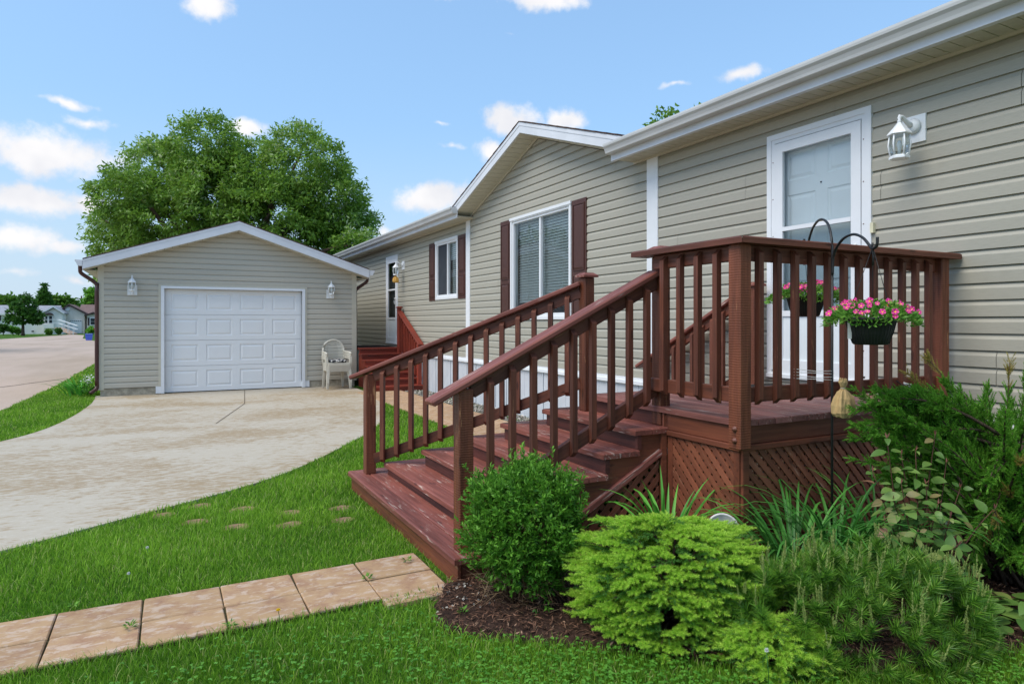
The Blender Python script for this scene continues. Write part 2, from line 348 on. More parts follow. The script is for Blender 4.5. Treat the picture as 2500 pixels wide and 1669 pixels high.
def ground_mat():
    m, t, b = new_mat('lawn_ground'); g = t.n('ShaderNodeNewGeometry').outputs['Position']
    n = t.noise(g, 1.3, 4); n2 = t.noise(g, 60, 3, .7)
    c = t.mix(t.ramp(n.outputs['Fac'], .35, .68), S(78, 112, 32), S(104, 142, 46)); c = t.mix(t.ramp(n2.outputs['Fac'], .35, .7), sc3(S(50, 84, 26), .8), c)
    t.l(c, b.inputs['Base Color']); b.inputs['Roughness'].default_value = .9; b.inputs['Specular IOR Level'].default_value = .1
    bn = t.n('ShaderNodeBump'); bn.inputs['Strength'].default_value = .7; bn.inputs['Distance'].default_value = .03; t.l(n2.outputs['Fac'], bn.inputs['Height']); t.l(bn.outputs[0], b.inputs['Normal']); return m
def drive_mat():
    m, t, b = new_mat('washed_concrete'); g = t.n('ShaderNodeNewGeometry').outputs['Position']
    R16 = (0, 0, rad(14)); st = t.noise(t.mapping(g, (.5, .9, 1), rot=R16), 1.0, 3, .55, .3); fi = t.noise(t.mapping(g, (7, 19, 1), rot=R16), 1.0, 5, .72, .4); sp = t.noise(g, 110, 3, .7)
    f = t.ramp(t.val('ADD', t.val('MULTIPLY', st.outputs['Fac'], .42), t.val('MULTIPLY', fi.outputs['Fac'], .58)), .465, .565)
    c = t.mix(f, S(182, 172, 154), S(160, 140, 110)); c = t.mix(t.ramp(t.noise(t.mapping(g, (9, 30, 1), rot=R16), 1.0, 4, .75).outputs['Fac'], .54, .62, 0, .55), c, S(196, 189, 176))
    c = t.mix(t.ramp(sp.outputs['Fac'], .55, .75, 0, .3), c, S(142, 128, 108))
    t.l(c, b.inputs['Base Color']); t.l(t.ramp(f, 0, 1, .8, .62), b.inputs['Roughness']); b.inputs['Specular IOR Level'].default_value = .25
    bn = t.n('ShaderNodeBump'); bn.inputs['Strength'].default_value = .35; bn.inputs['Distance'].default_value = .004; t.l(sp.outputs['Fac'], bn.inputs['Height']); t.l(bn.outputs[0], b.inputs['Normal']); return m
def road_mat():
    m, t, b = new_mat('pale_road'); g = t.n('ShaderNodeNewGeometry').outputs['Position']
    n = t.noise(t.mapping(g, (.5, .12, 1)), 1.0, 4); sp = t.noise(g, 30, 4, .75)
    c = t.mix(t.ramp(n.outputs['Fac'], .35, .7), S(186, 166, 150), S(168, 150, 132)); c = t.mix(t.ramp(sp.outputs['Fac'], .5, .72, 0, .35), c, S(132, 116, 104))
    t.l(c, b.inputs['Base Color']); b.inputs['Roughness'].default_value = .85; b.inputs['Specular IOR Level'].default_value = .2; return m
def slab_mat():
    m, t, b = new_mat('tan_slab'); g = t.n('ShaderNodeNewGeometry').outputs['Position']; oi = t.n('ShaderNodeObjectInfo').outputs['Random']
    n = t.noise(t.mapping(g, (9, 20, 1)), 1.0, 5, .75, .4); n2 = t.noise(g, 7, 5, .75); sp = t.noise(g, 260, 2)
    c = t.mix(t.ramp(n2.outputs['Fac'], .4, .7), S(176, 144, 108), S(154, 118, 92)); c = t.mix(t.ramp(n.outputs['Fac'], .50, .60, 0, .75), c, S(192, 170, 150)); c = t.mix(t.ramp(t.noise(g, 14, 5, .8).outputs['Fac'], .60, .70, 0, .55), c, S(132, 104, 88))
    hs = t.n('ShaderNodeHueSaturation'); t.l(c, hs.inputs['Color']); t.l(t.val('ADD', t.val('MULTIPLY', oi, .16), .92), hs.inputs['Value'])
    t.l(hs.outputs[0], b.inputs['Base Color']); b.inputs['Roughness'].default_value = .75; b.inputs['Specular IOR Level'].default_value = .25
    bn = t.n('ShaderNodeBump'); bn.inputs['Strength'].default_value = .4; bn.inputs['Distance'].default_value = .004; t.l(t.val('ADD', n.outputs['Fac'], t.val('MULTIPLY', sp.outputs['Fac'], .4)), bn.inputs['Height']); t.l(bn.outputs[0], b.inputs['Normal']); return m
M_GROUND = ground_mat(); M_DRIVE = drive_mat(); M_ROAD = road_mat(); M_SLAB = slab_mat()
M_GRASS = leafmat('grass_blade', S(84, 134, 28), S(160, 204, 66), S(190, 198, 118), .45, .55, .25)
M_CLOVER = leafmat('clover_leaf', S(72, 128, 38), S(108, 164, 60), None, .25)
M_TREE = leafmat('ash_leaf', S(80, 120, 36), S(142, 180, 70), S(192, 208, 156), .42, .42, .4)  # third colour paints bright highlights onto some of the leaves
M_FARTREE = leafmat('far_leaf', S(66, 108, 36), S(112, 154, 56), None, .35)
M_MAPLE = leafmat('maple_leaf', S(48, 88, 32), S(84, 130, 48), None, .3)
M_SHRUB = leafmat('spirea_leaf', S(44, 94, 26), S(126, 186, 60), S(164, 212, 96), .35)
M_SPRNEW = leafmat('spruce_new_needle', S(146, 196, 62), S(200, 230, 94), S(216, 234, 128), .45)
M_SPROLD = leafmat('spruce_old_needle', S(52, 94, 38), S(96, 146, 58), None, .22)
M_MUGO = leafmat('pine_needle', S(46, 90, 30), S(114, 164, 52), S(168, 188, 92), .22, .4, .4)
M_CANDLE = leafmat('pine_candle', S(124, 142, 70), S(164, 178, 104), S(196, 178, 126), .15)
M_JUN = leafmat('juniper_scale', S(58, 114, 32), S(130, 190, 66), S(178, 198, 94), .34)
M_JUNB = leafmat('juniper_bronze', S(128, 132, 58), S(166, 142, 76), None, .15)
M_LILY = leafmat('daylily_blade', S(50, 108, 40), S(98, 162, 68), None, .25, .4, .4)
M_BUSH = leafmat('weigela_leaf', S(96, 136, 62), S(140, 172, 90), S(150, 118, 90), .25, .45, .4)
M_PETLEAF = leafmat('petunia_leaf', S(70, 128, 44), S(138, 188, 78), None, .3)

# ------------------------------------------------------------------ ground, road, driveway, path
def flat(name, poly, z, mat, th=None):
    if th: m = MB().prism([(x, y, z - th) for x, y in poly], (0, 0, th))
    else: m = MB().add([(x, y, z) for x, y in poly], [tuple(range(len(poly)))])
    o = m.build(name, mat); bmfix(o.data); o['kind'] = 'structure'; return o
flat('ground', [(-420, -300), (420, -300), (420, 700), (-420, 700)], 0, M_GROUND)
def smooth_line(pts, n=6):
    P = [Vector(p) for p in pts]; out = []
    for i in range(len(P) - 1):
        a, b, c, d = P[max(i - 1, 0)], P[i], P[i + 1], P[min(i + 2, len(P) - 1)]
        for k in range(n):
            t = k / n; out.append(tuple(.5 * ((2 * b) + (c - a) * t + (2 * a - 5 * b + 4 * c - d) * t * t + (3 * b - a - 3 * c + d) * t ** 3)))
    return out + [tuple(P[-1])]
DR = smooth_line([(-3.6, 3.6), (-2.2, 4.45), (-.94, 5.19), (-.41, 5.55), (.59, 6.24), (1.23, 6.91), (2.0, 8.04), (2.5, 8.85), (3.0, 10.1), (3.42, 11.6), (3.66, 13.0), (3.66, 13.55)])
DL = smooth_line([(-1.27, 15.3), (-1.22, 13.9), (-1.31, 12.1), (-1.5, 10.8), (-1.81, 9.96), (-2.3, 9.2), (-3.6, 8.2)])
DRIVE = DR + [(3.66, 15.3)] + DL
ROAD = [(-2.9, -60), (-2.9, 4), (-2.9, 8.4), (-2.62, 11), (-2.44, 13.4), (-2.28, 18.3), (-2.3, 27.2), (-3.1, 45), (-4.9, 59.8), (-7.0, 72), (-8.6, 90), (-10.6, 96), (-11.6, 84), (-13, 72), (-18, 66), (-40, 62), (-40, -60)]
flat('road', ROAD, .006, M_ROAD)
flat('driveway', DRIVE, .018, M_DRIVE, .05)
joint = MB()
for a, b in (((1.44, 15.1), (1.2, 12.6)), ((1.2, 12.6), (.6, 10.3))):
    d = (Vector(b) - Vector(a)).normalized(); n = Vector((-d.y, d.x)) * .006
    joint.add([(a[0] - n.x, a[1] - n.y, .0222), (a[0] + n.x, a[1] + n.y, .0222), (b[0] + n.x, b[1] + n.y, .0222), (b[0] - n.x, b[1] - n.y, .0222)], [(0, 1, 2, 3)])
o = joint.build('driveway_crack', pmat('crack_dark', S(96, 84, 70), .95), bpy.data.objects['driveway'])
crack = MB(); cp = smooth_line([(-12, 17.0), (-6, 17.6), (-3.6, 18.3), (-2.9, 19.4), (-2.35, 20.6)], 8)
for i in range(len(cp) - 1):
    a, b = Vector(cp[i]), Vector(cp[i + 1]); w = .035 + .03 * rnd.random(); crack.add([(a.x, a.y - w, .0105), (b.x, b.y - w, .0105), (b.x, b.y + w, .0105), (a.x, a.y + w, .0105)], [(0, 1, 2, 3)])
crack.build('tar_seam', pmat('tar', S(70, 60, 54), .8), bpy.data.objects['road'])
# garden bed
BED = smooth_line([(1.36, 3.40), (1.22, 3.22), (1.16, 2.95), (1.28, 2.74), (1.6, 2.52), (1.93, 2.22), (2.36, 1.88), (2.86, 1.66), (3.4, 1.56), (4.3, 1.4), (4.9, 1.3)], 5) + [(4.9, 3.45)]
def inpoly(P, poly):
    x, y = P[:, 0], P[:, 1]; ins = np.zeros(len(P), bool); n = len(poly)
    for i in range(n):
        x1, y1 = poly[i]; x2, y2 = poly[(i + 1) % n]
        if y1 == y2: continue
        ins ^= ((y1 > y) != (y2 > y)) & (x < (x2 - x1) * (y - y1) / (y2 - y1) + x1)
    return ins
bx, by = np.meshgrid(np.arange(1.0, 5.0, .06), np.arange(1.1, 3.6, .06)); BP = np.stack([bx.ravel(), by.ravel()], 1); nx = bx.shape[1]
ib = inpoly(BP, BED); bz = np.where(ib, .022 + .016 * NR.random(len(BP)), -.03)
bf = [(i, i + 1, i + nx + 1, i + nx) for i in range(len(BP) - nx - 1) if (i + 1) % nx and ib[[i, i + 1, i + nx, i + nx + 1]].any()]
me = pydata('garden_bed', [(*p, z) for p, z in zip(BP, bz)], bf, True, [M_SOIL]); link(bpy.data.objects.new('garden_bed', me))['kind'] = 'structure'
# flagstone path to the steps, and the paver path behind it
path = thing('path', (.2, 3.6, 0), None, None); path['kind'] = 'structure'
M_JOINT = pmat('joint_dirt', S(70, 66, 44), .95, .1, .3, 40)
MB().box(-2.9, 1.37, 3.355, 3.94, -.03, .014).build('bedding', M_JOINT, path)
xs = [1.36, .985, .62, .25, -.115, -.485, -.86, -1.23, -1.6, -1.97, -2.34, -2.71]
for i in range(len(xs) - 1):
    for j, (y0, y1) in enumerate(((3.36, 3.626), (3.638, 3.93))):
        g = .004; a, b = xs[i + 1] + g, xs[i] - g
        if i == 0 and j == 0: y0 = 3.27
        e = lambda: rnd.uniform(-.003, .003)
        tw = 0
        board('slab', [(a - tw * (j == 0) + e(), y0 + e()), (b - tw * (j == 0) + e(), y0 + e()), (b + e(), y1 + e()), (a + e(), y1 + e())], -.02, .026 + rnd.uniform(-.002, .002), 0, M_SLAB, path, .005)
bp = thing('paver_walk', (3.9, 9.5, 0), None, None); bp['kind'] = 'structure'
MB().box(3.42, 4.38, 6.2, 13.5, -.03, .012).build('bedding', M_JOINT, bp)
k = 0
for j in range(24):
    for i in range(3):
        board('paver', [(3.44 + i * .31, 6.25 + j * .302), (3.74 + i * .31, 6.25 + j * .302), (3.74 + i * .31, 6.542 + j * .302), (3.44 + i * .31, 6.542 + j * .302)], -.02, .03 + rnd.uniform(-.002, .002), 0, M_SLAB, bp, .005)
# little stones set in the grass
for (x, y), lb in zip([(.23, 5.80), (.51, 5.55), (.82, 5.28), (1.2, 5.22), (.18, 5.35), (.43, 5.09), (.78, 4.97), (1.15, 4.9), (-.03, 5.65)],
        ['far row, nearest the driveway', 'far row, second from the driveway end', 'far row, third from the driveway end', 'far row, closest to the wooden steps', 'near row, first from the driveway', 'near row, second from the driveway', 'near row, third from the driveway', 'near row, closest to the wooden steps', 'half buried, alone at the left end']):
    n = 9; R0 = [(.075 + .025 * rnd.random()) for _ in range(n)]
    o = board('stepping_stone', [(x + R0[k] * 1.1 * math.cos(2 * math.pi * k / n), y + R0[k] * .8 * math.sin(2 * math.pi * k / n)) for k in range(n)], -.02, .007, 0, M_STONE, None, .006)
    tag(o, 'small tan stone sunk in the lawn, ' + lb, 'stone', 'stones sunk in the lawn')
# gravel along the skirting
gv = FM(); gp = NR.uniform((4.4, 6.2, .0), (4.9, 14.2, .012), (2600, 3)); gp2 = NR.uniform((3.45, 12.6, 0), (3.75, 13.5, .012), (300, 3)); gp = np.concatenate([gp, gp2])
for kk in range(3):
    r_ = NR.uniform(.012, .028, len(gp))[:, None]; a_ = rdir(len(gp)); s1, s2 = perp(a_)
    gv.quad(np.stack([gp + s1 * r_, gp + s2 * r_, gp - s1 * r_, gp - s2 * r_], 1), NR.random(len(gp)))
tag(gv.build('gravel', leafmat('gravel_pebble', S(120, 112, 104), S(222, 214, 200), None, 0.)), 'loose pale gravel strip along the grey house skirting', 'gravel', kind='stuff')

# ------------------------------------------------------------------ siding
CO = .1143
PROF = [(-.004, 0.), (.022, 0.), (.022, .66), (.005, .95), (.0, 1.035)]
def prof_clip(ta, tb):
    pts = []; P = [(o, t) for o, t in PROF[1:]]
    def at(t):
        for (o0, t0), (o1, t1) in zip(P, P[1:]):
            if t0 <= t <= t1: return o0 + (o1 - o0) * (t - t0) / max(t1 - t0, 1e-6)
        return P[-1][0]
    if ta <= 0: pts.append(PROF[0])
    pts.append((at(max(ta, 0)), max(ta, 0)))
    pts += [(o, t) for o, t in P if ta < t < tb and t > 0]
    pts.append((at(tb), tb)); return pts
def siding(parent, org, al, out, z0, n, lim, holes, mat, seam=3.66):
    """lap courses on a wall: one object for each length of board"""
    org, al, out = Vector(org), Vector(al), Vector(out)
    for k in range(n):
        za = z0 + k * CO; cuts = sorted({0., 1.035} | {min(max((h - za) / CO, 0), 1.035) for hh in holes for h in hh[2:4]})
        l0, l1 = lim(za); 
        if l1 - l0 < .06: continue
        seams = [l0]; x = l0 + (seam * ((k // 2 * .37) % 1) + .4 if seam else 1e9)
        while x < l1 - .4: seams.append(x); x += seam or 1e9
        seams.append(l1)
        for s0, s1 in zip(seams, seams[1:]):
            segs = []
            for ta, tb in zip(cuts, cuts[1:]):
                if tb - ta < .02: continue
                zm = za + (ta + tb) / 2 * CO; iv = [(s0 + (.0008 if s0 > l0 else 0), s1 - (.0028 if s1 < l1 else 0))]
                for h0, h1, g0, g1 in holes:
                    if g0 < zm < g1:
                        nv = []
                        for a, b in iv:
                            if h1 <= a or h0 >= b: nv.append((a, b)); continue
                            if h0 > a: nv.append((a, h0))
                            if h1 < b: nv.append((h1, b))
                        iv = nv
                segs += [(a, b, ta, tb) for a, b in iv if b - a > .01]
            groups = []
            for q in segs:                                       # pieces that touch make one board
                hit = [g for g in groups if any(min(q[1], p[1]) > max(q[0], p[0]) for p in g)]
                for g in hit: groups.remove(g)
                groups.append([q] + [p for g in hit for p in g])
            for g in groups:
                V = []; F = []; idx = {}
                def vid(v):
                    k_ = tuple(round(c, 5) for c in v)
                    if k_ not in idx: idx[k_] = len(V); V.append(v)
                    return idx[k_]
                for a, b, ta, tb in g:
                    pr = prof_clip(ta, tb); brk = sorted({a, b} | {p for w in g for p in w[:2] if a < p < b})
                    for e0, e1 in zip(brk, brk[1:]):
                        rows = []
                        for e in (e0, e1):
                            row = []
                            for o_, t_ in pr:
                                ee = e
                                if abs(e - l0) < 1e-6: ee = max(e, lim(za + t_ * CO)[0])
                                if abs(e - l1) < 1e-6: ee = min(e, lim(za + t_ * CO)[1])
                                row.append(vid(org + al * ee + out * o_ + Vector((0, 0, za + t_ * CO))))
                            rows.append(row)
                        for i in range(len(pr) - 1): F.append((rows[0][i], rows[0][i + 1], rows[1][i + 1], rows[1][i]))
                m = MB(); m.add(V, [f for f in F if len(set(f)) == 4]); m.build('siding_board', mat, parent)
def holed_wall(a0, a1, z0, z1, holes, put):
    """wall core as boxes around rectangular openings"""
    A = sorted({a0, a1} | {h for q in holes for h in q[:2]}); Z = sorted({z0, z1} | {h for q in holes for h in q[2:4]})
    for i in range(len(A) - 1):
        for j in range(len(Z) - 1):
            am, zm = (A[i] + A[i + 1]) / 2, (Z[j] + Z[j + 1]) / 2
            if not any(h[0] < am < h[1] and h[2] < zm < h[3] for h in holes): put(A[i], A[i + 1], Z[j], Z[j + 1])

# ------------------------------------------------------------------ the house
XW = 4.92; SOF = 3.36; GC = 8.56; GH = 2.51; GS = .335; ZB = .815
house = thing('house', (9, 9, 0), 'long single storey house with beige lap siding and a small front gable', 'house')
D1 = (3.29, 4.305, .985, 3.163); D2 = (15.36, 16.3, .955, 3.10); W1 = (7.64, 9.44, 1.505, 3.115); W2 = (11.63, 12.81, 1.923, 3.105)
shr = lambda h, m: (h[0] + m, h[1] - m, h[2] + m, h[3] - m)
holes = [shr(h, .03) for h in (D1, D2, W1, W2)]
wall = MB(); holed_wall(-3, 21, ZB - .02, SOF, holes, lambda a, b, z, y: wall.box(XW, XW + .1, a, b, z, y))
wall.prism([(XW, GC - GH, SOF), (XW, GC + GH, SOF), (XW, GC, SOF + GH * GS)], (.1, 0, 0))
wall.box(XW + .1, XW + 8.4, -3, -2.9, .6, SOF).box(XW + .1, XW + 8.4, 20.9, 21, .6, SOF).box(XW + 8.3, XW + 8.4, -2.9, 20.9, .6, SOF)
wall = wall.build('wall', M_SID, house)
MB().box(XW + .1, XW + 8.3, -2.9, 20.9, .7, .8).build('floor_slab', M_DARK, house)
MB().box(XW + .75, XW + .8, -2.9, 20.9, .8, SOF).build('dark_room_sheet', M_DARK, house)  # dark backing sheet, its colour stands in for the dim rooms behind the glass
def limh(z):
    if z < SOF - .02: return (5.94, 11.16)
    d = GH - (z - SOF) / GS; return (GC - d, GC + d)
NC = int((SOF - ZB) / CO) + 1
siding(wall, (XW, 0, 0), (0, 1, 0), (-1, 0, 0), ZB, NC + 7, limh, holes, M_SID, 4.2)
siding(wall, (XW, 0, 0), (0, 1, 0), (-1, 0, 0), ZB, NC, lambda z: (-3, 5.94), holes, M_SID)
siding(wall, (XW, 0, 0), (0, 1, 0), (-1, 0, 0), ZB, NC, lambda z: (11.16, 21), holes, M_SID, 0)
for a, b in ((5.84, 6.03), (11.07, 11.25)): MB().box(XW - .03, XW + .01, a, b, ZB - .03, SOF).build('corner_board', M_WHITE, house)
# skirting
for j in range(59):
    y = -2.8 + j * .4
    MB().box(XW - .022, XW - .002, y + .004, y + .396, -.02, ZB - .06).box(XW - .032, XW - .022, y + .004, y + .03, 0, ZB - .07).box(XW - .026, XW - .022, y + .19, y + .21, 0, ZB - .07).build('skirting_panel', M_SKIRT, house)
MB().box(XW - .06, XW + .01, -3, 21, ZB - .085, ZB - .045).box(XW - .04, XW + .01, -3, 21, ZB - .045, ZB - .004).build('skirting_rail', M_WHITE, house)
MB().box(XW + .02, XW + .06, -3, 21, -.02, .8).build('skirting_backing', M_DARK, house)
# eaves: soffit panels, fascia, gutter, roof
GUT = [(0, 3.515), (0, 3.405), (.07, 3.405), (.082, 3.412), (.088, 3.435), (.1, 3.462), (.118, 3.482), (.122, 3.5), (.122, 3.518), (.108, 3.518), (.108, 3.505), (.1, 3.49)]
XF = 4.585
for a, b in ((-3, 6.28), (10.92, 21)):
    n = int((b - a) / .305)
    for i in range(n):
        y = a + i * .305; w = .305 if i < n - 1 else b - y
        m = MB()
        for q in range(3): m.box(XF + .004, XW - .001, y + q * w / 3 + .004, y + (q + 1) * w / 3 - .004, SOF - .006, SOF)
        m.box(XF + .004, XW - .001, y, y + w, SOF, SOF + .008).build('soffit_panel', M_SOF, house)
    MB().box(XW - .035, XW - .0, a, b if b < 20 else 21, SOF - .03, SOF - .006).build('soffit_trim', M_TRIM, house)
    MB().box(XF - .016, XF + .003, a, b, SOF - .022, 3.5).box(XF - .02, XF + .03, a, b, SOF - .027, SOF - .02).build('fascia', M_FASC, house)
    m = MB(); q = len(GUT)
    m.add([(XF - .016 - o_, y, z) for y in (a, b) for o_, z in GUT], [(i, i + 1, q + i + 1, q + i) for i in range(q - 1)] + [tuple(range(0, 9))] + [tuple(range(q, q + 9))[::-1]])
    m.build('gutter', M_GUT, house)
def roofslab(m, x0, z0, x1, z1, y0, y1, t=.03): m.prism([(x0, y0, z0), (x1, y0, z1), (x1, y0, z1 + t), (x0, y0, z0 + t)], (0, y1 - y0, 0))
rm = MB(); zr = lambda x: 3.5 + .25 * (x - 4.52); RX = 9.3
roofslab(rm, 4.52, 3.5, RX, zr(RX), -3.3, 6.2); roofslab(rm, 5.02, zr(5.02), RX, zr(RX), 6.2, 11.0); roofslab(rm, 4.52, 3.5, RX, zr(RX), 11.0, 21.3); roofslab(rm, 14.1, 3.5, RX, zr(RX), -3.3, 21.3)
roof = rm.build('roof', M_ROOF, house); bmfix(roof.data)
XG = 4.60
for sg in (-1, 1):
    y0, z0 = GC, 4.405; y1, z1 = GC + sg * 2.62, 4.405 - 2.62 * GS
    gm = MB()
    for i in range(12):                                          # shingle courses step down the rake edge
        f0, f1 = i / 12, (i + 1) / 12; ya, yb = y0 + (y1 - y0) * f0, y0 + (y1 - y0) * f1; za, zb = z0 + (z1 - z0) * f0, z0 + (z1 - z0) * f1
        gm.prism([(XG - .035 + .006 * rnd.random(), ya, za + .004), (XG - .035, yb, zb + .004), (XG - .035, yb, zb + .024), (XG - .035, ya, za + .016)], (4.4, 0, 0))
    o = gm.build('roof_shingles', M_ROOF, roof); bmfix(o.data)
    o = MB().prism([(XG - .02, y0, z0), (XG - .02, y1, z1), (XG - .02, y1, z1 - .155), (XG - .02, y0, z0 - .155)], (.02, 0, 0)).build('rake_board', M_FASC, house); bmfix(o.data)
    o = MB().prism([(XG - .026, y0, z0 + .002), (XG - .026, y1, z1 + .002), (XG - .026, y1, z1 - .05), (XG - .026, y0, z0 - .05)], (.006, 0, 0)).build('rake_drip_edge', M_FASC, house); bmfix(o.data)
    for i in range(22):
        f0, f1 = i / 22 + .0012, (i + 1) / 22 - .0012; P = [(y0 + (y1 - y0) * f, z0 + (z1 - z0) * f - .165) for f in (f0, f1)]
        o = MB().prism([(XG + .001, P[0][0], P[0][1]), (XG + .001, P[1][0], P[1][1]), (XG + .001, P[1][0], P[1][1] + .012), (XG + .001, P[0][0], P[0][1] + .012)], (XW - XG - .002, 0, 0)).build('soffit_panel', M_SOF, house); bmfix(o.data)
    o = MB().prism([(XW - .03, y0, z0 - .165), (XW - .03, y1, z1 - .165), (XW - .03, y1, z1 - .195), (XW - .03, y0, z0 - .195)], (.03, 0, 0)).build('rake_trim', M_TRIM, house); bmfix(o.data)

def frame_ring(m, x0, x1, h, w, wb=None):
    a, b, c, d = h; wb = wb or w
    m.box(x0, x1, a, b, d - w, d).box(x0, x1, a, b, c, c + wb).box(x0, x1, a, a + w, c + wb, d - w).box(x0, x1, b - w, b, c + wb, d - w); return m
def window(h, blinds, screen):
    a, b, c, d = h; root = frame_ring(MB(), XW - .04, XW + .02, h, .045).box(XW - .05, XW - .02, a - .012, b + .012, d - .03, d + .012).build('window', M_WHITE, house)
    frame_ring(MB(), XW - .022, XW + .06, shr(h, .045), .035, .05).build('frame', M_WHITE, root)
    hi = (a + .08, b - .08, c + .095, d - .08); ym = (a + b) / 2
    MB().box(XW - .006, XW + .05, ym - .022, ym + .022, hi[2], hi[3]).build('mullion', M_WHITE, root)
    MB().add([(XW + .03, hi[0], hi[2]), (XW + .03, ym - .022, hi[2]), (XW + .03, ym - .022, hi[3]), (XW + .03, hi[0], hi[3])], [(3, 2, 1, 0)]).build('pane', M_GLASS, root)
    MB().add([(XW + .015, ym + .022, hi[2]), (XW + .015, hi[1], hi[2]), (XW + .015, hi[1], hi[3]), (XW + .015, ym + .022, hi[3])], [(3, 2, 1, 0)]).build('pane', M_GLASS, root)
    if screen: MB().add([(XW + .004, ym + .022, hi[2]), (XW + .004, hi[1], hi[2]), (XW + .004, hi[1], hi[3]), (XW + .004, ym + .022, hi[3])], [(0, 1, 2, 3)]).build('insect_screen', M_SCREEN, root)
    y0, y1 = (hi[0] - .03, hi[1] + .03) if not screen else (hi[0] - .03, ym)
    z = hi[3] + .02; 
    while z > blinds:
        plank('slat', (XW + .105, y0, z), (XW + .105, y1, z), .046, .003, (-1.7, 0, 1), M_BLIND, root, .001); z -= .042
    for f in (.2, .5, .8): MB().box(XW + .08, XW + .083, y0 + (y1 - y0) * f, y0 + (y1 - y0) * f + .003, blinds, hi[3]).build('cord', M_BLIND, root)
    return root
window(W1, 1.78, False); window(W2, 2.03, True)
def shutter(a, b, c, d):
    root = MB().box(XW - .035, XW - .012, a, b, c, d).build('shutter', M_SHUT, house); w = .05; zs = [c + .07, c + (d - c) * .36, c + (d - c) * .36 + .09, d - .07]
    for z0, z1 in ((zs[0], zs[1]), (zs[2], zs[3])):
        V = [(XW - .0352, y, z) for y, z in ((a + w, z0), (b - w, z0), (b - w, z1), (a + w, z1))]; q = .012
        m = frame_ring(MB(), XW - .046, XW - .035, (a + w - .012, b - w + .012, z0 - .012, z1 + .012), .012)
        q = .03; I = [(XW - .047, y, z) for y, z in ((a + w + q, z0 + q), (b - w - q, z0 + q), (b - w - q, z1 - q), (a + w + q, z1 - q))]
        m.add(V + I, [(4, 5, 6, 7), (0, 1, 5, 4), (1, 2, 6, 5), (2, 3, 7, 6), (3, 0, 4, 7)]); o = m.build('raised_panel', M_SHUT, root); bmfix(o.data)
    return root
shutter(7.27, 7.62, 1.5, 3.115); shutter(9.46, 9.80, 1.5, 3.115); shutter(11.27, 11.61, 1.91, 3.11); shutter(12.83, 13.18, 1.91, 3.11)
def rpanel(m, x, y0, y1, z0, z1, dpt=.008, e=.02):
    rings = [(0, 0), (e * .5, dpt), (e, dpt), (e * 2, .001)]; V = []
    for i_, o_ in rings: V += [(x + o_, y, z) for y, z in ((y0 + i_, z0 + i_), (y1 - i_, z0 + i_), (y1 - i_, z1 - i_), (y0 + i_, z1 - i_))]
    F = [(4 * k + i, 4 * k + (i + 1) % 4, 4 * k + 4 + (i + 1) % 4, 4 * k + 4 + i) for k in range(3) for i in range(4)] + [(12, 13, 14, 15)]
    m.add(V, F)
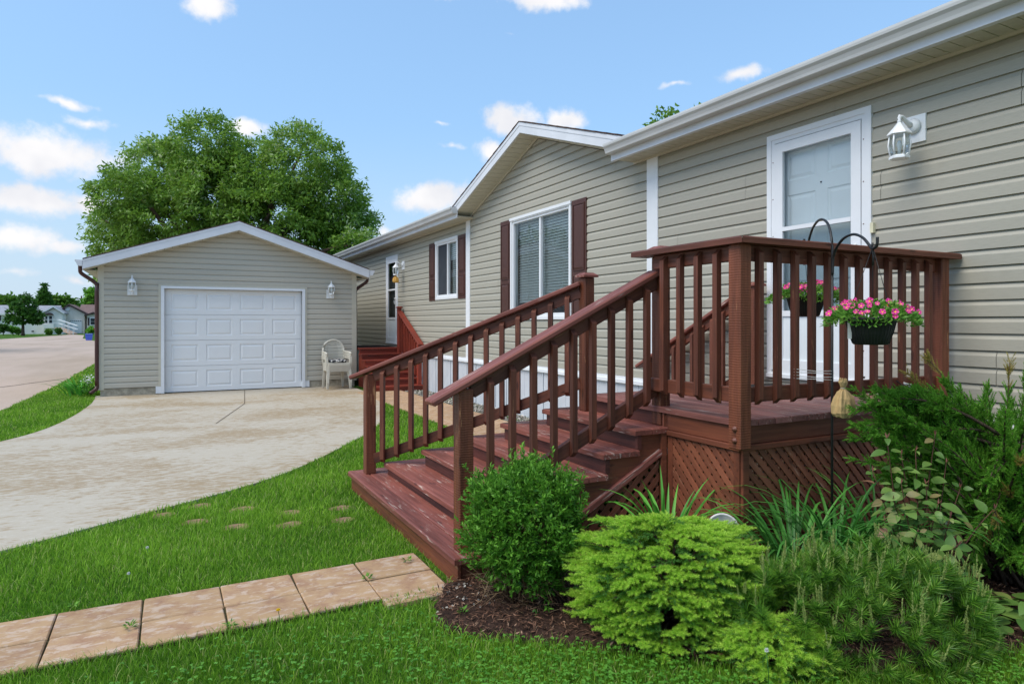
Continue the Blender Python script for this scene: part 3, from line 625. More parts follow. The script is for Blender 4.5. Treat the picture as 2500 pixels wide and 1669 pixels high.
def storm_door(h, full, hinge):
    a, b, c, d = h
    root = frame_ring(MB(), XW - .035, XW + .02, h, .048, .03).box(XW - .05, XW + .05, a, b, c - .02, c + .012).build('door', M_WHITE, house)
    frame_ring(MB(), XW - .028, XW + .03, shr(h, .048), .035, .01).build('door_frame', M_WHITE, root)
    g = (a + .088, b - .088, c + .03, d - .09); zk = c + (.60 if not full else .55); zc = c + 1.31
    m = MB(); x0, x1 = XW - .034, XW - .004; st = .085
    m.box(x0, x1, g[0], g[0] + st, g[2], g[3]).box(x0, x1, g[1] - st, g[1], g[2], g[3]).box(x0, x1, g[0] + st, g[1] - st, g[3] - st, g[3]).box(x0, x1, g[0] + st, g[1] - st, g[2], g[2] + .11)
    m.box(x0, x1, g[0] + st, g[1] - st, zk - .02, zk + .03); m.build('storm_door_frame', M_WHITE, root)
    MB().box(x0 - .004, x1, g[0] + st, g[1] - st, zc - .018, zc + .018).build('crossbar', M_WHITE, root)
    km = MB().box(x0 + .012, x1 - .004, g[0] + st, g[1] - st, g[2] + .11, zk - .02); km.build('kick_panel', M_DOOR, root)
    for z0, z1 in ((zk + .03, zc - .018), (zc + .018, g[3] - st)):
        MB().add([(x1 - .014, g[0] + st, z0), (x1 - .014, g[1] - st, z0), (x1 - .014, g[1] - st, z1), (x1 - .014, g[0] + st, z1)], [(3, 2, 1, 0)]).build('pane', M_GLASS2, root)
    xi = XW + .05
    if full:
        leaf = MB().box(xi + .009, xi + .05, a + .05, b - .05, c, d - .05).build('inner_door', M_DOOR, root)
        ys = [a + .05, a + .16, a + .45, a + .565, a + .855, b - .05]; zsx = [c + .0, c + .2, c + .85, c + 1.0, c + 1.62, c + 1.75, c + 2.0, d - .05]
        fm = MB()
        holed = [(ys[1], ys[2]), (ys[3], ys[4])]
        for i in range(5):
            for j in range(7):
                if i in (1, 3) and j in (1, 3, 5): rpanel(fm, xi, ys[i], ys[i + 1], zsx[j], zsx[j + 1], .008, .022)
                else: fm.add([(xi, ys[i], zsx[j]), (xi, ys[i + 1], zsx[j]), (xi, ys[i + 1], zsx[j + 1]), (xi, ys[i], zsx[j + 1])], [(0, 1, 2, 3)])
        fm.build('door_panels', M_DOOR, root)
        MB().box(xi - .05, xi + .05, b - .115, b - .085, c, d - .05).build('jamb_gap_shade', M_DARK, root)  # dark strip painted in for the shaded gap beside the door
        Ry = Matrix.Translation((xi - .001, a + .508, c + 1.68)) @ Matrix.Rotation(rad(-90), 4, 'Y'); MB().lathe([(.007, 0), (.007, .006), (.004, .008)], n=10, M=Ry).build('peephole', M_DARK, root)
        Ry = Matrix.Translation((xi - .001, a + .508, c + 1.34)) @ Matrix.Rotation(rad(-90), 4, 'Y'); MB().lathe([(.026, 0), (.026, .008), (.018, .014), (.018, .02)], n=14, M=Ry).build('deadbolt', M_BRASS, root)
        MB().box(x1 - .011, x1 - .009, g[0] + st, g[1] - st, zk + .03, zc - .018).build('insect_screen', glassmat('screen_mesh', (.86, .89, .9, 1), .2, .4), root)
    else:
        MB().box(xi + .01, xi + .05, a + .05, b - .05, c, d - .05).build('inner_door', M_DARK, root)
        MB().box(xi - .03, xi, a + .3, a + .34, c + .6, d - .3).build('door_glazing_bar', M_DOOR, root)
    hy = g[0] + .04
    MB().tube([(x0, hy, zc - .36), (x0 - .035, hy, zc - .35), (x0 - .04, hy, zc - .29), (x0 - .035, hy, zc - .22), (x0, hy, zc - .21)], .009, 8).build('handle', M_LAMP, root)
    for z in np.linspace(c + .25, d - .25, 6):
        for y in (a + .066, b - .066): MB().lathe([(.005, 0), (.004, .003)], n=8, M=Matrix.Translation((XW - .029, y, z)) @ Matrix.Rotation(rad(-90), 4, 'Y')).build('screw', M_BOLT, root)
    return root
storm_door(D1, True, 1); storm_door(D2, False, 1)
MB().box(XW - .05, XW - .018, 3.262, 3.288, 2.16, 2.24).build('doorbell', pmat('doorbell_cream', S(214, 208, 176), .4), house)

# ------------------------------------------------------------------ the garage
YG = 15.12; GX0, GX1 = -1.2, 3.81; GCX = 1.305; GZ = .172
garage = thing('garage', (GCX, 18.5, 0), 'detached garage with beige lap siding and a white panelled overhead door', 'garage')
DG = (-.075, 2.625, .03, 2.15); gh = [(DG[0] - .06, DG[1] + .06, -.1, DG[3] + .03)]
gw = MB(); holed_wall(GX0, GX1, GZ - .01, 2.55, [(DG[0], DG[1], GZ - .01, DG[3])], lambda a, b, z, y: gw.box(a, b, YG, YG + .1, z, y))
gw.prism([(GX0, YG, 2.55), (GX1, YG, 2.55), (GCX, YG, 2.55 + 2.505 * .33)], (0, .1, 0)); gw.box(GX0, GX0 + .1, YG + .1, 22, GZ, 2.55).box(GX1 - .1, GX1, YG + .1, 22, GZ, 2.55).box(GX0 + .1, GX1 - .1, 21.9, 22, GZ, 2.55)
gw = gw.build('wall', M_SIDG, garage); bmfix(gw.data)
def limg(z): d = min(2.505, (2.55 + 2.505 * .33 - z) / .33); return (GCX - d, GCX + d)
siding(gw, (0, YG, 0), (1, 0, 0), (0, -1, 0), GZ, 28, limg, gh, M_SIDG, 0)
siding(gw, (GX1, 0, 0), (0, 1, 0), (1, 0, 0), GZ, 21, lambda z: (YG, 22), [], M_SIDG, 0)
siding(gw, (GX0, 0, 0), (0, 1, 0), (-1, 0, 0), GZ, 21, lambda z: (YG, 22), [], M_SIDG, 0)
for a in (GX0 - .022, GX1 - .085): MB().box(a, a + .107, YG - .024, YG + .06, GZ - .03, 2.62).build('corner_trim', M_TRIM, garage)
f = MB(); f.box(GX0 + .02, DG[0] - .16, YG + .0, YG + .16, -.05, GZ - .002).box(DG[1] + .16, GX1 - .02, YG, YG + .16, -.05, GZ - .002); f.box(GX0 + .02, GX0 + .16, YG + .16, 21.9, -.05, GZ - .002).box(GX1 - .16, GX1 - .02, YG + .16, 21.9, -.05, GZ - .002).box(GX0 + .16, GX1 - .16, 21.7, 21.9, -.05, GZ - .002); f.build('foundation', M_CONC, garage)
m = MB(); a, b, c, d = DG
m.box(a - .06, a, YG - .05, YG + .06, .03, d).box(b, b + .06, YG - .05, YG + .06, .03, d).box(a - .06, b + .06, YG - .05, YG + .06, d, d + .05)
m.box(a - .155, a - .06, YG - .03, YG + .0, .032, GZ).box(b + .06, b + .155, YG - .03, YG + .0, .032, GZ); m.build('door_casing', M_WHITE, garage)
m = MB(); m.box(a - .105, a - .062, YG - .034, YG - .016, GZ, d + .09).box(b + .062, b + .105, YG - .034, YG - .016, GZ, d + .09).box(a - .105, b + .105, YG - .032, YG - .016, d + .052, d + .09); m.build('siding_channel', M_TRIM, garage)
MB().box(a, b, YG + .11, YG + .16, 2.1, d).build('door_header', M_DARK, garage)
for r in range(4):
    sh = (d - .035) / 4; z0 = .035 + r * sh; yd = YG + .055
    sec = MB(); nxp = 4; pw = .50; gap = (b - a - nxp * pw) / (nxp + .6); X0 = a + gap * .8
    xs_ = [a] + [v for i in range(nxp) for v in (X0 + i * (pw + gap), X0 + i * (pw + gap) + pw)] + [b]; zs_ = [z0 + .003, z0 + .1, z0 + sh - .09, z0 + sh - .003]
    for i in range(len(xs_) - 1):
        for j in range(3):
            if i % 2 == 1 and j == 1: continue
            sec.add([(xs_[i], yd, zs_[j]), (xs_[i + 1], yd, zs_[j]), (xs_[i + 1], yd, zs_[j + 1]), (xs_[i], yd, zs_[j + 1])], [(0, 1, 2, 3)])
    sec.add([(a, yd, zs_[0]), (b, yd, zs_[0]), (b, yd + .03, zs_[0] - .001), (a, yd + .03, zs_[0] - .001)], [(0, 1, 2, 3)]).add([(a, yd, zs_[3]), (b, yd, zs_[3]), (b, yd + .03, zs_[3] + .002), (a, yd + .03, zs_[3] + .002)], [(0, 1, 2, 3)])
    sec.add([(a, yd + .031, z0), (b, yd + .031, z0), (b, yd + .031, z0 + sh), (a, yd + .031, z0 + sh)], [(0, 1, 2, 3)])
    sec = sec.build('door_section', M_GDOOR, garage)
    for i in range(nxp):
        x0, x1 = xs_[1 + 2 * i], xs_[2 + 2 * i]; V = []; e = .022
        for i_, o_ in ((0, 0), (.010, .013), (.022, .013), (.055, .001)): V += [(x, yd + o_, z) for x, z in ((x0 + i_, zs_[1] + i_), (x1 - i_, zs_[1] + i_), (x1 - i_, zs_[2] - i_), (x0 + i_, zs_[2] - i_))]
        MB().add(V, [(4 * k + q, 4 * k + (q + 1) % 4, 4 * k + 4 + (q + 1) % 4, 4 * k + 4 + q) for k in range(3) for q in range(4)] + [(12, 13, 14, 15)]).build('raised_panel', M_GDOOR, sec)
YR = 14.82; HW = 2.745; ZP = 3.56; GSL = .33
grf = MB()
for sg in (-1, 1):
    x0, z0 = GCX, ZP; x1, z1 = GCX + sg * HW, ZP - HW * GSL
    grf.prism([(x0, YR - .03, z0), (x1, YR - .03, z1), (x1, YR - .03, z1 + .022), (x0, YR - .03, z0 + .022)], (0, 7.5, 0))
    o = MB().prism([(x0, YR - .02, z0 - .001), (x1, YR - .02, z1 - .001), (x1, YR - .02, z1 - .18), (x0, YR - .02, z0 - .18)], (0, .02, 0)).build('rake_board', M_FASC, garage); bmfix(o.data)
    o = MB().prism([(x0, YR - .026, z0 + .0), (x1, YR - .026, z1 + .0), (x1, YR - .026, z1 - .04), (x0, YR - .026, z0 - .04)], (0, .006, 0)).build('drip_edge', M_FASC, garage); bmfix(o.data)
    for i in range(20):
        P = [(x0 + (x1 - x0) * f, z0 + (z1 - z0) * f - .19) for f in (i / 20 + .001, (i + 1) / 20 - .001)]
        o = MB().prism([(P[0][0], YR, P[0][1]), (P[1][0], YR, P[1][1]), (P[1][0], YR, P[1][1] + .012), (P[0][0], YR, P[0][1] + .012)], (0, YG - YR, 0)).build('soffit_panel', M_SOF, garage); bmfix(o.data)
    xe = GX0 if sg < 0 else GX1
    MB().box(min(xe, x1) + .004, max(xe, x1) - .004, YG, 22.2, 2.465, 2.477).build('eave_soffit', M_SOF, garage)
    MB().box(x1 - .008 * (sg < 0), x1 + .008 * (sg > 0) + .00, YR, 22.25, 2.46, 2.645).build('eave_fascia', M_FASC, garage)
    m = MB(); q = len(GUT); m.add([(x1 + sg * (.009 + o_ * .95), y, z - 3.518 + 2.645) for y in (YR - .015, 22.25) for o_, z in GUT], [(i, i + 1, q + i + 1, q + i) for i in range(q - 1)] + [tuple(range(0, 9)), tuple(range(q, q + 9))[::-1]])
    m.build('gutter', M_FASC, garage)
    xo = x1 + sg * .06; xw = xe - sg * -.035; yq = YG - .03 if sg < 0 else YG + .12
    pth = smooth_line([(xo, yq - .06, 2.56), (xo, yq - .05, 2.47), (xo - sg * .02, yq - .03, 2.40), (xw + sg * .06, yq, 2.26), (xw, yq, 2.18), (xw, yq, 2.05), (xw, yq, .35), (xw, yq, .22), (xw + sg * .02, yq - .03, .16), (xw + sg * .1, yq - .1, .1)], 4)
    MB().tube(pth, .036, 8).build('downspout', M_BROWN, garage)
o = grf.build('roof', M_ROOF, garage); bmfix(o.data)
m = frame_ring(MB(), 0, .02, (-.0575, .0575, -.09, .09), .02); sw = [Vector((3.16 + v.y, YG - .02 - v.x, .915 + v.z)) for v in m.V]; m.V = sw; o = m.build('outlet_cover', M_WHITE, garage); MB().box(3.125, 3.195, YG - .034, YG - .018, .845, .985).build('outlet_plate', pmat('outlet_yellowed', S(220, 216, 168), .5), o)

# ------------------------------------------------------------------ lanterns
def lantern(loc, rz, label, up, group):
    """local -Y points away from the wall"""
    t = thing('wall_lantern', loc, label, 'lamp', group, rz); W = WM[t.name]
    def part(m, nm, mat): o = m.build(nm, mat, t, W); return o
    m = MB(); z0 = -.0
    m.box(-.085, .085, -.018, 0, -.10, .10); part(m, 'mounting_block', M_LAMP)
    if up:
        part(MB().tube([(0, -.02, -.06), (0, -.07, -.075), (0, -.115, -.05), (0, -.12, -.01)], [.02, .016, .014, .02], 8), 'arm', M_LAMP); cz = .0; cy = -.12
        part(MB().lathe([(.004, -.1), (.012, -.09), (.018, -.07), (.012, -.05), (.03, -.02), (.045, 0)], (0, cy, cz), 12), 'stem', M_LAMP); R0, R1, hb = .048, .066, .15
    else:
        part(MB().lathe([(.05, 0), (.06, .012), (.045, .03), (.025, .04)], (0, 0, 0), 12, Matrix.Translation((0, -.018, .02)) @ Matrix.Rotation(rad(90), 4, 'X')), 'rosette', M_LAMP)
        part(MB().tube([(0, -.04, .02), (0, -.1, .04), (0, -.16, .075), (0, -.19, .07)], [.022, .016, .013, .012], 8), 'arm', M_LAMP); cy = -.19; cz = -.225; R0, R1, hb = .056, .062, .165
    n = 6
    part(MB().lathe([(R0 + .012, -.012), (R0 + .012, .004), (R0, .012)], (0, cy, cz), n, sm=False), 'base_ring', M_LAMP)
    part(MB().lathe([(R0 * .96, .01), (R1 + .008, hb * .55), (R1, hb)], (0, cy, cz), n, sm=False), 'glass', M_LAMPG)
    for k in range(n):
        w = 2 * math.pi * (k + .5) / n; cs, sn = math.cos(w), math.sin(w)
        part(MB().tube([(R0 * cs, cy + R0 * sn, cz), ((R1 + .009) * cs, cy + (R1 + .009) * sn, cz + hb * .55), (R1 * cs, cy + R1 * sn, cz + hb)], .006, 6), 'rib', M_LAMP)
    part(MB().lathe([(R1 + .012, hb - .006), (R1 + .02, hb), (R1 + .014, hb + .012), (R1 * .62, hb + .055), (R1 * .3, hb + .08), (.012, hb + .09)], (0, cy, cz), n, sm=False), 'cap', M_LAMP)
    part(MB().lathe([(.01, hb + .085), (.016, hb + .098), (.008, hb + .108), (.014, hb + .122), (.005, hb + .145)], (0, cy, cz), 10), 'finial', M_LAMP)
    part(MB().lathe([(.012, .02), (.012, .06), (.02, .09), (.008, .12)], (0, cy, cz), 10), 'bulb', M_DOOR)
    return t
lantern((-.637, YG - .016, 2.10), 0, 'white coach lantern on the garage, left of the overhead door', True, 'garage coach lanterns')
lantern((3.235, YG - .016, 2.10), 0, 'white coach lantern on the garage, right of the overhead door', True, 'garage coach lanterns')
lantern((XW - .016, 2.955, 2.885), rad(-90), 'white hexagonal wall lantern on beige siding right of the front door', False, 'house wall lanterns')
lantern((XW - .016, 14.93, 2.80), rad(-90), 'small white wall lantern above the red steps beside the far door', False, 'house wall lanterns')

# ------------------------------------------------------------------ the front deck and its wrap-around steps
XC, YC, NT_, YN, YD = 2.90, 4.32, .25, 3.38, 2.74
ZT = [None, .155, .255, .384, .513, .642, .771, .90]
deck = thing('wooden_deck', (3.6, 4.0, 0), 'red-brown wooden porch deck with wide corner steps, railings and lattice skirt', 'deck')
XE = 4.885
i = 0; x = XC
while x < XE - .05:
    x1 = min(x + .138, XE); board('deck_board', [(x, YD + rnd.uniform(-.004, .004)), (x1, YD + rnd.uniform(-.004, .004)), (x1, YC - .145), (x, YC - .145)], .864, .90, rad(90), M_DECK, deck, .005); x += .143
board('deck_board', [(XC, YC), (XC, YC - .139), (XE, YC - .139), (XE, YC)], .864, .90, 0, M_DECK, deck, .005)
for k in range(1, 7):
    X, Y, z = XC - (7 - k) * NT_, YC + (7 - k) * NT_, ZT[k]
    for q0, q1 in ((0, .137), (.143, .285)):
        e = YN + rnd.uniform(-.006, .006)
        board('tread', [(X + q0, e), (X + q1, e), (X + q1, Y - q1 - .001), (X + q0, Y - q0 - .001)], z - .037, z, rad(90), M_TREAD, deck, .007)
        board('tread', [(X + q0, Y - q0 + .001), (X + q1, Y - q1 + .001), (XE, Y - q1 + .001), (XE, Y - q0 + .001)], z - .037, z, 0, M_TREAD, deck, .007)
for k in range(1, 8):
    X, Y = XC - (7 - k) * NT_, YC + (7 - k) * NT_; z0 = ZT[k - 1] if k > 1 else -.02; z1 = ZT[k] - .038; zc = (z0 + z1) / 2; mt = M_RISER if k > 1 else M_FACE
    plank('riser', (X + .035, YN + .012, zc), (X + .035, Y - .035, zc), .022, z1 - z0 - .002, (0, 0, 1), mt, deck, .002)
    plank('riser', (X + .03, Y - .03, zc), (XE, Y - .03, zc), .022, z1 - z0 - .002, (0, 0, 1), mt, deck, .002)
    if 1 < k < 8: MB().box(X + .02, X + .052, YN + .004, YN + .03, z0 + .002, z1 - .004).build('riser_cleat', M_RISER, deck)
low = lambda X: .626 - .53 * (2.89 - X)
top = []
for k in range(1, 8):
    X = min(XC - (7 - k) * NT_ + .05, 2.914); top += [(X, ZT[k - 1] - .04 if k > 1 else .0), (X, ZT[k] - .04)]
pts = [(1.46, .0)] + top[1:] + [(2.915, .86), (2.915, low(2.915)), (1.72, .006)]
o = MB().prism([(px, YN + .032, pz) for px, pz in pts], (0, .018, 0)).build('stair_panel', M_FACE, deck); bmfix(o.data)
plank('stair_trim', (1.74, YN + .022, low(1.74) - .01), (2.88, YN + .022, low(2.88) - .01), .03, .042, (0, 0, 1), M_TREAD, deck)
for nm, bx6, mt in (('corner_trim', (2.872, 2.912, YN + .006, YN + .03, 0, .73), M_FACE), ('corner_trim', (2.918, 2.936, YN - .045, YN + .004, 0, .73), M_FACE),
                    ('corner_trim', (2.918, 2.936, 2.768, 2.812, 0, .745), M_FACE), ('corner_trim', (2.925, 2.97, 2.745, 2.765, 0, .745), M_FACE)):
    MB().box(*bx6).build(nm, mt, deck)
plank('rim_joist', (2.935, YN + .05, .808), (2.935, YD + .03, .808), .03, .11, (0, 0, 1), M_FACE, deck); plank('rim_joist', (2.92, 2.775, .808), (XE, 2.775, .808), .03, .11, (0, 0, 1), M_FACE, deck)
plank('lattice_rail', (2.918, YN + .0, .735), (2.918, YD + .02, .735), .03, .034, (0, 0, 1), M_FACE, deck); plank('lattice_rail', (2.92, 2.758, .735), (XE, 2.758, .735), .03, .034, (0, 0, 1), M_FACE, deck)
def clip(poly, n, c):
    out = []; m = len(poly)
    for i in range(m):
        p, q = poly[i], poly[(i + 1) % m]; a, b = p[0] * n[0] + p[1] * n[1] - c, q[0] * n[0] + q[1] * n[1] - c
        if a <= 0: out.append(p)
        if a * b < 0: t = a / (a - b); out.append((p[0] + (q[0] - p[0]) * t, p[1] + (q[1] - p[1]) * t))
    return out
def lattice(poly, org, ua, depth, first, w=.036, pitch=.0505):
    """two crossed layers of slats; poly in (along, z); ua along vector, depth = outward vector"""
    org, ua, dp = Vector(org), Vector(ua), Vector(depth)
    for layer, sg in ((0, first), (1, -first)):
        n = (math.sqrt(.5), -sg * math.sqrt(.5)); vals = [p[0] * n[0] + p[1] * n[1] for p in poly]; c = min(vals) + .012
        while c < max(vals):
            q = clip(clip(poly, n, c + w), (-n[0], -n[1]), -c); c += pitch
            if len(q) < 3: continue
            area = abs(sum(q[i][0] * q[(i + 1) % len(q)][1] - q[(i + 1) % len(q)][0] * q[i][1] for i in range(len(q)))) / 2
            if area < .0012: continue
            d = Vector((1, sg)).normalized(); cx = sum(p[0] for p in q) / len(q); cz = sum(p[1] for p in q) / len(q)
            ax = ua * d.x + Vector((0, 0, d.y)); az = dp.normalized(); ay = az.cross(ax)
            M = Matrix((ax, ay, az)).transposed().to_4x4(); M.translation = org + ua * cx + Vector((0, 0, cz)) + dp * (-.007 * layer)
            L = [((p[0] - cx) * d.x + (p[1] - cz) * d.y, (ua * (p[0] - cx) + Vector((0, 0, p[1] - cz))).dot(ay)) for p in q]; m = len(L); h = .0055
            me = pydata('slat', [(a, b, 0) for a, b in L] + [(a, b, h) for a, b in L], [tuple(range(m))[::-1], tuple(range(m, 2 * m))] + [(i, (i + 1) % m, m + (i + 1) % m, m + i) for i in range(m)], mats=[M_LATT]); bmfix(me)
            link(bpy.data.objects.new('lattice_slat', me), deck, M)
lattice([(2.97, .0), (XE - .01, .0), (XE - .01, .725), (2.97, .725)], (0, 2.768, 0), (1, 0, 0), (0, -1, 0), -1)
lattice([(2.812, .0), (3.335, .0), (3.335, .725), (2.812, .725)], (2.926, 0, 0), (0, 1, 0), (-1, 0, 0), 1)
lattice([(1.8, .0), (2.87, .0), (2.87, .595), (1.8, .03)], (0, YN + .04, 0), (1, 0, 0), (0, -1, 0), 1, .038, .062)
# posts, rails and balusters
def post(x0, y0, z0, z1, s=.09, cap=None, parent=None, mat=None):
    o = plank('post', (x0 + s / 2, y0 + s / 2, z0), (x0 + s / 2, y0 + s / 2, z1), s, s, (0, 1, 0), mat or M_POST, parent or deck, .006)
    if cap is not None:
        cx, cy, e = x0 + s / 2, y0 + s / 2, s / 2 + .022
        MB().add([(cx + a * w, cy + b * w, z) for w, z in ((e, cap), (e, cap + .016), (e - .03, cap + .036)) for a, b in ((-1, -1), (1, -1), (1, 1), (-1, 1))],
                 [(3, 2, 1, 0)] + [(4 * k + i, 4 * k + (i + 1) % 4, 4 * k + 4 + (i + 1) % 4, 4 * k + 4 + i) for k in range(2) for i in range(4)] + [(8, 9, 10, 11)]).build('post_cap', M_TREAD if mat is None else mat, o)
    return o
_bc = {}
def baluster(parent, x, y, z0, z1, nrm_, mat=None, s=.036):
    """2x2 with slanted ends, thin side towards nrm_"""
    k = (round(z1 - z0, 3), s); h = (z1 - z0) / 2; a = s / 2; mat = mat or M_RAIL
    if (k, mat.name) not in _bc:
        # local X up, local Z outwards
        V = [(-h, -a, -a), (-h, a, -a), (-h + s * .9, a, a), (-h + s * .9, -a, a), (h, -a, -a), (h, a, -a), (h - s * .9, a, a), (h - s * .9, -a, a)]
        me = pydata('baluster', V, [(0, 1, 2, 3), (4, 7, 6, 5), (0, 4, 5, 1), (1, 5, 6, 2), (2, 6, 7, 3), (3, 7, 4, 0)], mats=[mat]); bmfix(me); _bc[(k, mat.name)] = me
    ax, az = Vector((0, 0, 1)), Vector(nrm_).normalized(); M = Matrix((ax, az.cross(ax), az)).transposed().to_4x4(); M = Matrix.Translation((x, y, (z0 + z1) / 2)) @ M
    return link(bpy.data.objects.new('baluster', _bc[(k, mat.name)]), parent, M)
def stair_rail(A, B, zA, zB, ext, nb, side, off, mat=None, capm=None, zb=.80, parent=None):
    """A,B: post centres; zA,zB: cap top there; side: unit normal the balusters sit on"""
    A, B, sd = Vector(A), Vector(B), Vector((*side, 0)).normalized(); d = (B - A); L = d.length; u = d.normalized(); g = (zB - zA) / L
    P = lambda t, z=0.: Vector((A.x + u.x * t, A.y + u.y * t, zA + g * t + z)); up = Vector((-u.x * g, -u.y * g, 1)).normalized()
    r = plank('handrail', P(-ext, -.02), P(L - .045, -.02), .13, .036, up, capm or M_TREAD, parent or deck, .008)
    plank('rail', P(.045, -.088), P(L - .045, -.088), .038, .086, up, mat or M_RAIL, r); plank('rail', P(.045, -zb), P(L - .045, -zb), .038, .086, up, mat or M_RAIL, r)
    for i in range(nb):
        t = .045 + (L - .09) * (i + .75) / (nb + .5); p = P(t) + sd * off; baluster(r, p.x, p.y, p.z - zb - .062, p.z - .066, sd, mat)
    return r
Rd = stair_rail((1.505, 3.495), (2.955, 3.495), 1.13, 1.84, .21, 9, (0, -1), .04)
post(1.46, 3.45, .155, 1.08); post(2.91, 3.45, .772, 1.9, cap=1.938)
stair_rail((1.55, 5.655), (2.905, 4.315), 1.065, 1.80, .17, 13, (-1, -1), .04)
post(1.505, 5.61, .155, 1.01); post(2.86, 4.27, .772, 1.81, cap=1.812)
stair_rail((4.76, 5.80), (4.76, 4.40), 1.08, 1.79, .2, 9, (-1, 0), .04)
post(4.715, 5.755, .155, 1.02); post(4.715, 4.28, .772, 1.79, cap=1.792)
post(2.812, 2.662, .748, 1.9); post(4.722, 2.662, .3, 1.9)
def deck_rail(a, b, side, xs_, mitre):
    A, B = Vector(a), Vector(b); u = (B - A).normalized()
    cap_ = plank('handrail', (*(A - u * .0), 1.92), (*B, 1.92), .14, .038, (0, 0, 1), M_RAIL, deck, .008)
    plank('rail', (*(A + u * .05), 1.855), (*(B - u * .05), 1.855), .038, .088, (0, 0, 1), M_RAIL, cap_); plank('rail', (*(A + u * .03), 1.048), (*(B - u * .03), 1.048), .038, .086, (0, 0, 1), M_RAIL, cap_)
    for t in xs_:
        p = A + u * t + Vector(side) * .0385; baluster(cap_, p.x, p.y, .998, 1.885, (*side, 0))
board('handrail', [(2.785, 2.62), (4.885, 2.62), (4.885, 2.76), (2.925, 2.76)], 1.90, 1.938, 0, M_RAIL, deck, .008)
board('handrail', [(2.784, 2.622), (2.924, 2.762), (2.924, 3.60), (2.784, 3.60)], 1.90, 1.938, rad(90), M_RAIL, deck, .008)
for z, h in ((1.855, .088), (1.048, .086)):
    r1 = plank('rail', (2.905, 2.722, z), (4.72, 2.722, z), .038, h, (0, 0, 1), M_RAIL, deck); r2 = plank('rail', (2.872, 2.755, z), (2.872, 3.50 if z < 1.5 else 3.45, z), .038, h, (0, 0, 1), M_RAIL, deck)
for i in range(12): baluster(r1, 2.985 + i * .147, 2.684, .99, 1.888, (0, -1, 0))
for i in range(4): baluster(r2, 2.834, 2.86 + i * .155, .99, 1.888, (-1, 0, 0))
for z in (.865, .80):
    MB().lathe([(.017, 0), (.017, .004), (.011, .006), (.011, .014), (.004, .016)], n=10, M=Matrix.Translation((2.8115, 2.70, z)) @ Matrix.Rotation(rad(-90), 4, 'Y')).build('bolt', M_BOLT, deck)
tag(board('doormat', [(4.2, 3.35), (4.85, 3.35), (4.85, 4.2), (4.2, 4.2)], .902, .914, 0, M_MAT, None, .004), 'thin dark doormat on the deck in front of the front door', 'doormat')

# ------------------------------------------------------------------ red porch steps at the far door
porch = thing('porch_steps', (4.3, 14.5, 0), 'small red-stained porch with steps between garage and house', 'porch')
PZ = [.125 * k for k in range(1, 8)]
for k, z in enumerate(PZ):
    y0 = 13.45 + .26 * k; y1 = y0 + .28 if k < 6 else 16.9; x0 = 3.72 if k < 1 else 3.86
    if k < 6:
        for a, b in ((y0, y0 + .135), (y0 + .14, y1)): board('tread', [(x0, a), (4.89, a), (4.89, b), (x0, b)], z - .036, z, 0, M_RED, porch, .008)
    else:
        for q in range(13): board('deck_board', [(3.86, y0 + q * .142), (4.89, y0 + q * .142), (4.89, y0 + q * .142 + .136), (3.86, y0 + q * .142 + .136)], z - .036, z, 0, M_RED, porch, .006)
    plank('riser', (x0 + .02, y0 + .03, z - .038 - .045), (4.88, y0 + .03, z - .038 - .045), .02, .086, (0, 0, 1), M_RED, porch, .002)
    if k < 6: MB().box(x0 + .012, x0 + .03, y0 + .04, y0 + .3, .0, z - .037).build('side_panel', M_RED, porch)
stair_rail((4.80, 13.56), (4.80, 14.95), 1.06, 1.76, .12, 11, (-1, 0), .04, M_RED, M_RED, .76, porch)
post(4.755, 13.515, .125, 1.0, parent=porch, mat=M_RED); post(4.755, 14.9, .6, 1.80, cap=1.80, parent=porch, mat=M_RED)
tag(board('doormat', [(4.0, 15.3), (4.8, 15.3), (4.8, 16.3), (4.0, 16.3)], .877, .89, 0, M_MAT, None, .004), 'dark doormat on the red porch between garage and house', 'doormat')

